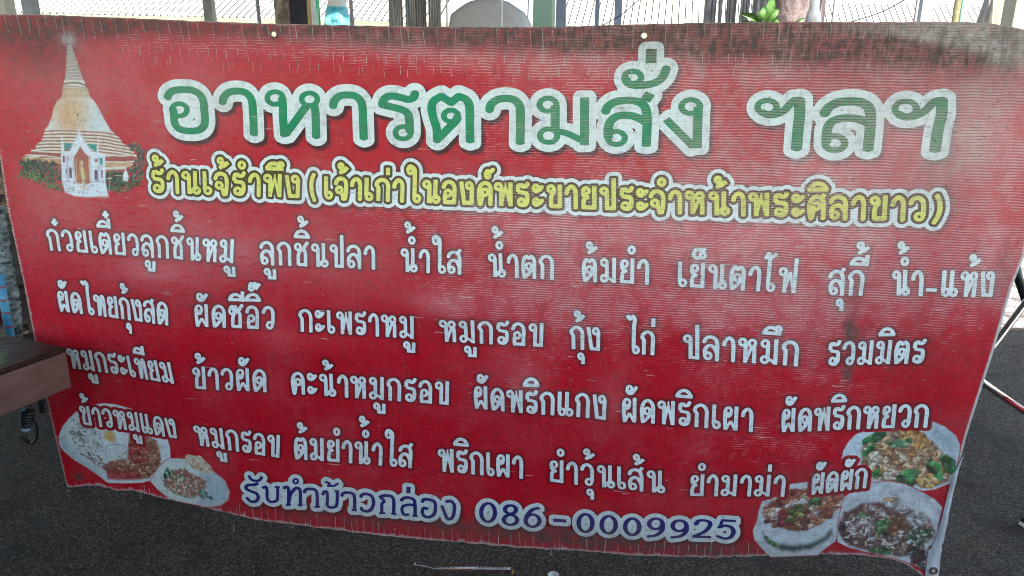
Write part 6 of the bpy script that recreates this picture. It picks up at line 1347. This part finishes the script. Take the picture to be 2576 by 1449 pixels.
# wires
wm = mat('black_wire', (.012, .012, .012), .5)
def wire(label, P, r): b = MB(); b.tube(bez([Vector(p) for p in P], 10), r, 6); tag(b.build('wire', wm, None, True), label, 'wire')
wire('black wire slanting across the slate blue post', ((-0.1961, 4.2000, 1.9037), (-0.0233, 4.2000, 1.9967), (0.1079, 4.2000, 2.1046), (0.3075, 4.2000, 2.2670)), .004)
wire('black wire sagging in front of the far right roof', ((1.3113, 3.6000, 1.8776), (1.4867, 3.6000, 1.9241), (1.6278, 3.6000, 1.9723), (1.7584, 3.6000, 2.0458), (1.8767, 3.6000, 2.1392)), .0042)
# leafy plant
lm = NT('leaf_green'); v_ = lm.coord(); lm.out(lm.mix(lm.ramp(lm.noise(v_, 30, 3), .4, .6), (.04, .12, .025), (.09, .19, .04)), .45, .4); lm.bsdf.inputs['Transmission Weight'].default_value = 0
pc = Vector((0.8601, 3.4000, 1.8522)); pl_ = tag(empty('leafy_plant', (pc.x, pc.y, 0)), 'green broad-leaved plant peeping over the top edge', 'plant')
b = MB(); b.tube([(pc.x, pc.y, 0), (pc.x+.01, pc.y, pc.z*.6), (pc.x, pc.y, pc.z)], [.016, .012, .008], 8); b.build('stem', mat('plant_stem', (.10, .14, .05), .7), pl_, True)
def leaf(a, b_, wd, bend):
    a = Vector(a); b_ = Vector(b_); d = b_-a; sd_ = d.cross(Vector((0, 1, .25))).normalized(); V = []; F = []; n = 9
    for i in range(n):
        t_ = i/(n-1); c = a+d*t_+Vector((0, -.03, bend))*math.sin(math.pi*t_); w_ = wd*math.sin(math.pi*min(1, .06+t_*.94))**.8
        V += [c-sd_*w_, c+Vector((0, .012, -.004)), c+sd_*w_]
    for i in range(n-1): F += [(3*i, 3*i+1, 3*i+4, 3*i+3), (3*i+1, 3*i+2, 3*i+5, 3*i+4)]
    mesh_obj('leaf', V, F, lm.m, pl_, True)
for A_, B2, wd, bd in (((0.8633, 3.4000, 1.8925), (0.7318, 3.4000, 1.9466), .020, .01), ((0.8363, 3.3800, 1.8864), (0.8738, 3.3800, 1.9918), .022, .0), ((0.8929, 3.4200, 1.8749), (0.9218, 3.4200, 2.0628), .030, .0), ((0.8825, 3.3600, 1.8711), (0.9554, 3.3600, 1.9738), .022, .012), ((0.8233, 3.3600, 1.8615), (0.7371, 3.3600, 1.9036), .014, .004), ((0.9025, 3.4000, 1.8642), (0.9748, 3.4000, 1.9115), .018, .01), ((1.0482, 3.4000, 1.8552), (1.1216, 3.4000, 1.9258), .016, .006)):
    leaf(A_, B2, wd, bd)
# glass lamp against the trunk
lp = Vector((1.2647, 3.8000, 1.8997)); gm = NT('smoky_glass'); gm.out((.16, .17, .19), .12, .6); r_ = a_x(2064, 3.8)-a_x(2043, 3.8)
lt = tag(empty('glass_lantern', tuple(lp)), 'smoky glass lantern hanging before the brown trunk', 'lantern')
b = MB(); b.lathe(tuple(lp+Vector((0, 0, -.04))), [(0, 0), (r_*.6, 0), (r_*.95, .03), (r_, .07), (r_*.85, .12), (r_*.6, .15), (r_*.55, .30), (0, .30)], 24); b.build('glass', gm.m, lt, True)
b = MB(); b.tube([lp+Vector((0, 0, .27)), lp+Vector((0, 0, 1.2))], .004, 6); b.build('chain', wm, lt)
# folded parasol
pm = NT('pleated_cloth'); v_ = pm.coord(); pm.out(pm.mix(pm.ramp(pm.noise(pm.scale(v_, (9, 9, .5)), 1, 3), .4, .6), (.34, .33, .34), (.60, .53, .40)), .8, .2)
pa_ = Vector((2.0412, 3.0000, 1.8329)); rb = (a_x(2532, 3.0)-a_x(2452, 3.0))/2; pr = tag(empty('folded_parasol', (pa_.x, pa_.y, 0)), 'folded cream and grey parasol cloth near the top right', 'parasol')
b = MB(); b.lathe((pa_.x, pa_.y, pa_.z-.25), [(rb*1.22, 0), (rb*1.0, .22), (rb*.62, .42), (rb*.36, .8), (rb*.1, 1.2)], 60, lambda q, t_: 1+.14*math.sin(11*q)*(1-t_*.5)); b.build('canopy', pm.m, pr, True)
b = MB(); b.tube([(pa_.x, pa_.y, 0), (pa_.x, pa_.y, pa_.z+1.0)], .016, 10); b.build('pole', whitep, pr, True)

# ================================================================ litter on the ground
lr = random.Random(21); V = []; F = []
for k in range(1100):
    x_ = lr.uniform(-2.4, 2.4); y_ = lr.uniform(-1.3, 1.8); L_ = lr.uniform(.0015, .006) if k % 9 else lr.uniform(.006, .013); w_ = L_*lr.uniform(.18, .5); a_ = lr.uniform(0, math.pi); h_ = .0012+lr.random()*.002; b0 = len(V)
    cs, sn = math.cos(a_), math.sin(a_)
    for (dx, dy, dz) in ((-L_, 0, 0), (0, -w_, 0), (L_, 0, 0), (0, w_, 0), (0, 0, h_)): V.append((x_+dx*cs-dy*sn, y_+dx*sn+dy*cs, .0008+dz))
    F += [(b0, b0+1, b0+4), (b0+1, b0+2, b0+4), (b0+2, b0+3, b0+4), (b0+3, b0, b0+4)]
tag(mesh_obj('ground_litter', V, F, mat('dry_bits', (.22, .185, .14), .8, 0, .2, .6, 3)), 'tiny pale scraps scattered over the dark ground', kind='stuff')
# gravelly grit
V = []; F = []
for k in range(14000):
    x_ = lr.uniform(-2.2, 2.2); y_ = lr.uniform(-1.2, 1.6); r_ = lr.uniform(.0012, .0042); b0 = len(V)
    V += [(x_-r_, y_-r_*lr.uniform(.5, 1), .0), (x_+r_, y_-r_*.7, .0), (x_+r_*.2, y_+r_, .0), (x_, y_, r_*lr.uniform(.7, 1.3))]; F += [(b0, b0+1, b0+3), (b0+1, b0+2, b0+3), (b0+2, b0, b0+3)]
tag(mesh_obj('grit', V, F, mat('asphalt_grit', (.20, .155, .12), .85, 0, .2, .6, 60)), 'fine dark grit strewn over the asphalt', kind='stuff')
# white perforated strip with rust
sp_ = [Vector(q) for q in ((-0.5922, 0.3169, 0.0060), (-0.5471, 0.3136, 0.0060), (-0.5057, 0.3077, 0.0060), (-0.3840, 0.3267, 0.0060), (-0.2747, 0.3418, 0.0060))]
P = bez(sp_, 14); stp = tag(empty('perforated_strip', tuple(sp_[0])), 'white perforated plastic strip with rusty stain on the ground', 'strip')
V = []; F = []; wd = .0055
for i, p in enumerate(P):
    p = Vector(p); V += [p+Vector((0, wd, .001)), p+Vector((0, -wd, .001)), p+Vector((0, wd, -.001)), p+Vector((0, -wd, -.001))]
for i in range(len(P)-1): F += [(4*i, 4*i+1, 4*i+5, 4*i+4), (4*i+3, 4*i+2, 4*i+6, 4*i+7), (4*i+1, 4*i+3, 4*i+7, 4*i+5), (4*i+2, 4*i, 4*i+4, 4*i+6)]
mesh_obj('band', V, F, mat('white_strip', (.58, .57, .54), .5, 0, .4, .2, 60), stp)
b = MB()
for i in range(2, len(P)-2):
    if 34 < i < 43: continue
    p = Vector(P[i]); b.box((p.x-.0016, p.y-.0035, p.z+.0012), (p.x+.0016, p.y+.0035, p.z+.0022))
tag(b.build('slot', mat('dark_slot', (.03, .03, .03), .8), stp), kind='stuff')
b = MB(); 
for i in range(30, 41): p = Vector(P[i]); b.box((p.x-.0055, p.y-.0085, p.z-.004), (p.x+.0055, p.y-.0056, p.z+.0008))
b.build('rust_stain', mat('orange_rust', (.32, .10, .03), .85, 0, .2, .5, 150), stp)
q_ = Vector((-0.1345, 0.3332, 0.0000)); b = MB(); b.lathe((q_.x, q_.y-.006, 0), [(.012, 0), (.017, .006), (.018, .009), (.015, .009), (.010, .003), (0, .002)], 20); tag(b.build('bottle_cap', mat('white_cap', (.6, .6, .58), .5), None, True), 'small white cap on the ground at the bottom frame edge', 'cap')
q_ = Vector((-0.2665, 0.3307, 0.0000)); b = MB(); b.box((q_.x-.003, q_.y-.012, .001), (q_.x+.003, q_.y+.010, .004)); tag(b.build('wood_chip', mat('orange_chip', (.40, .18, .05), .7)), 'orange chip at the right end of the perforated strip', 'chip')
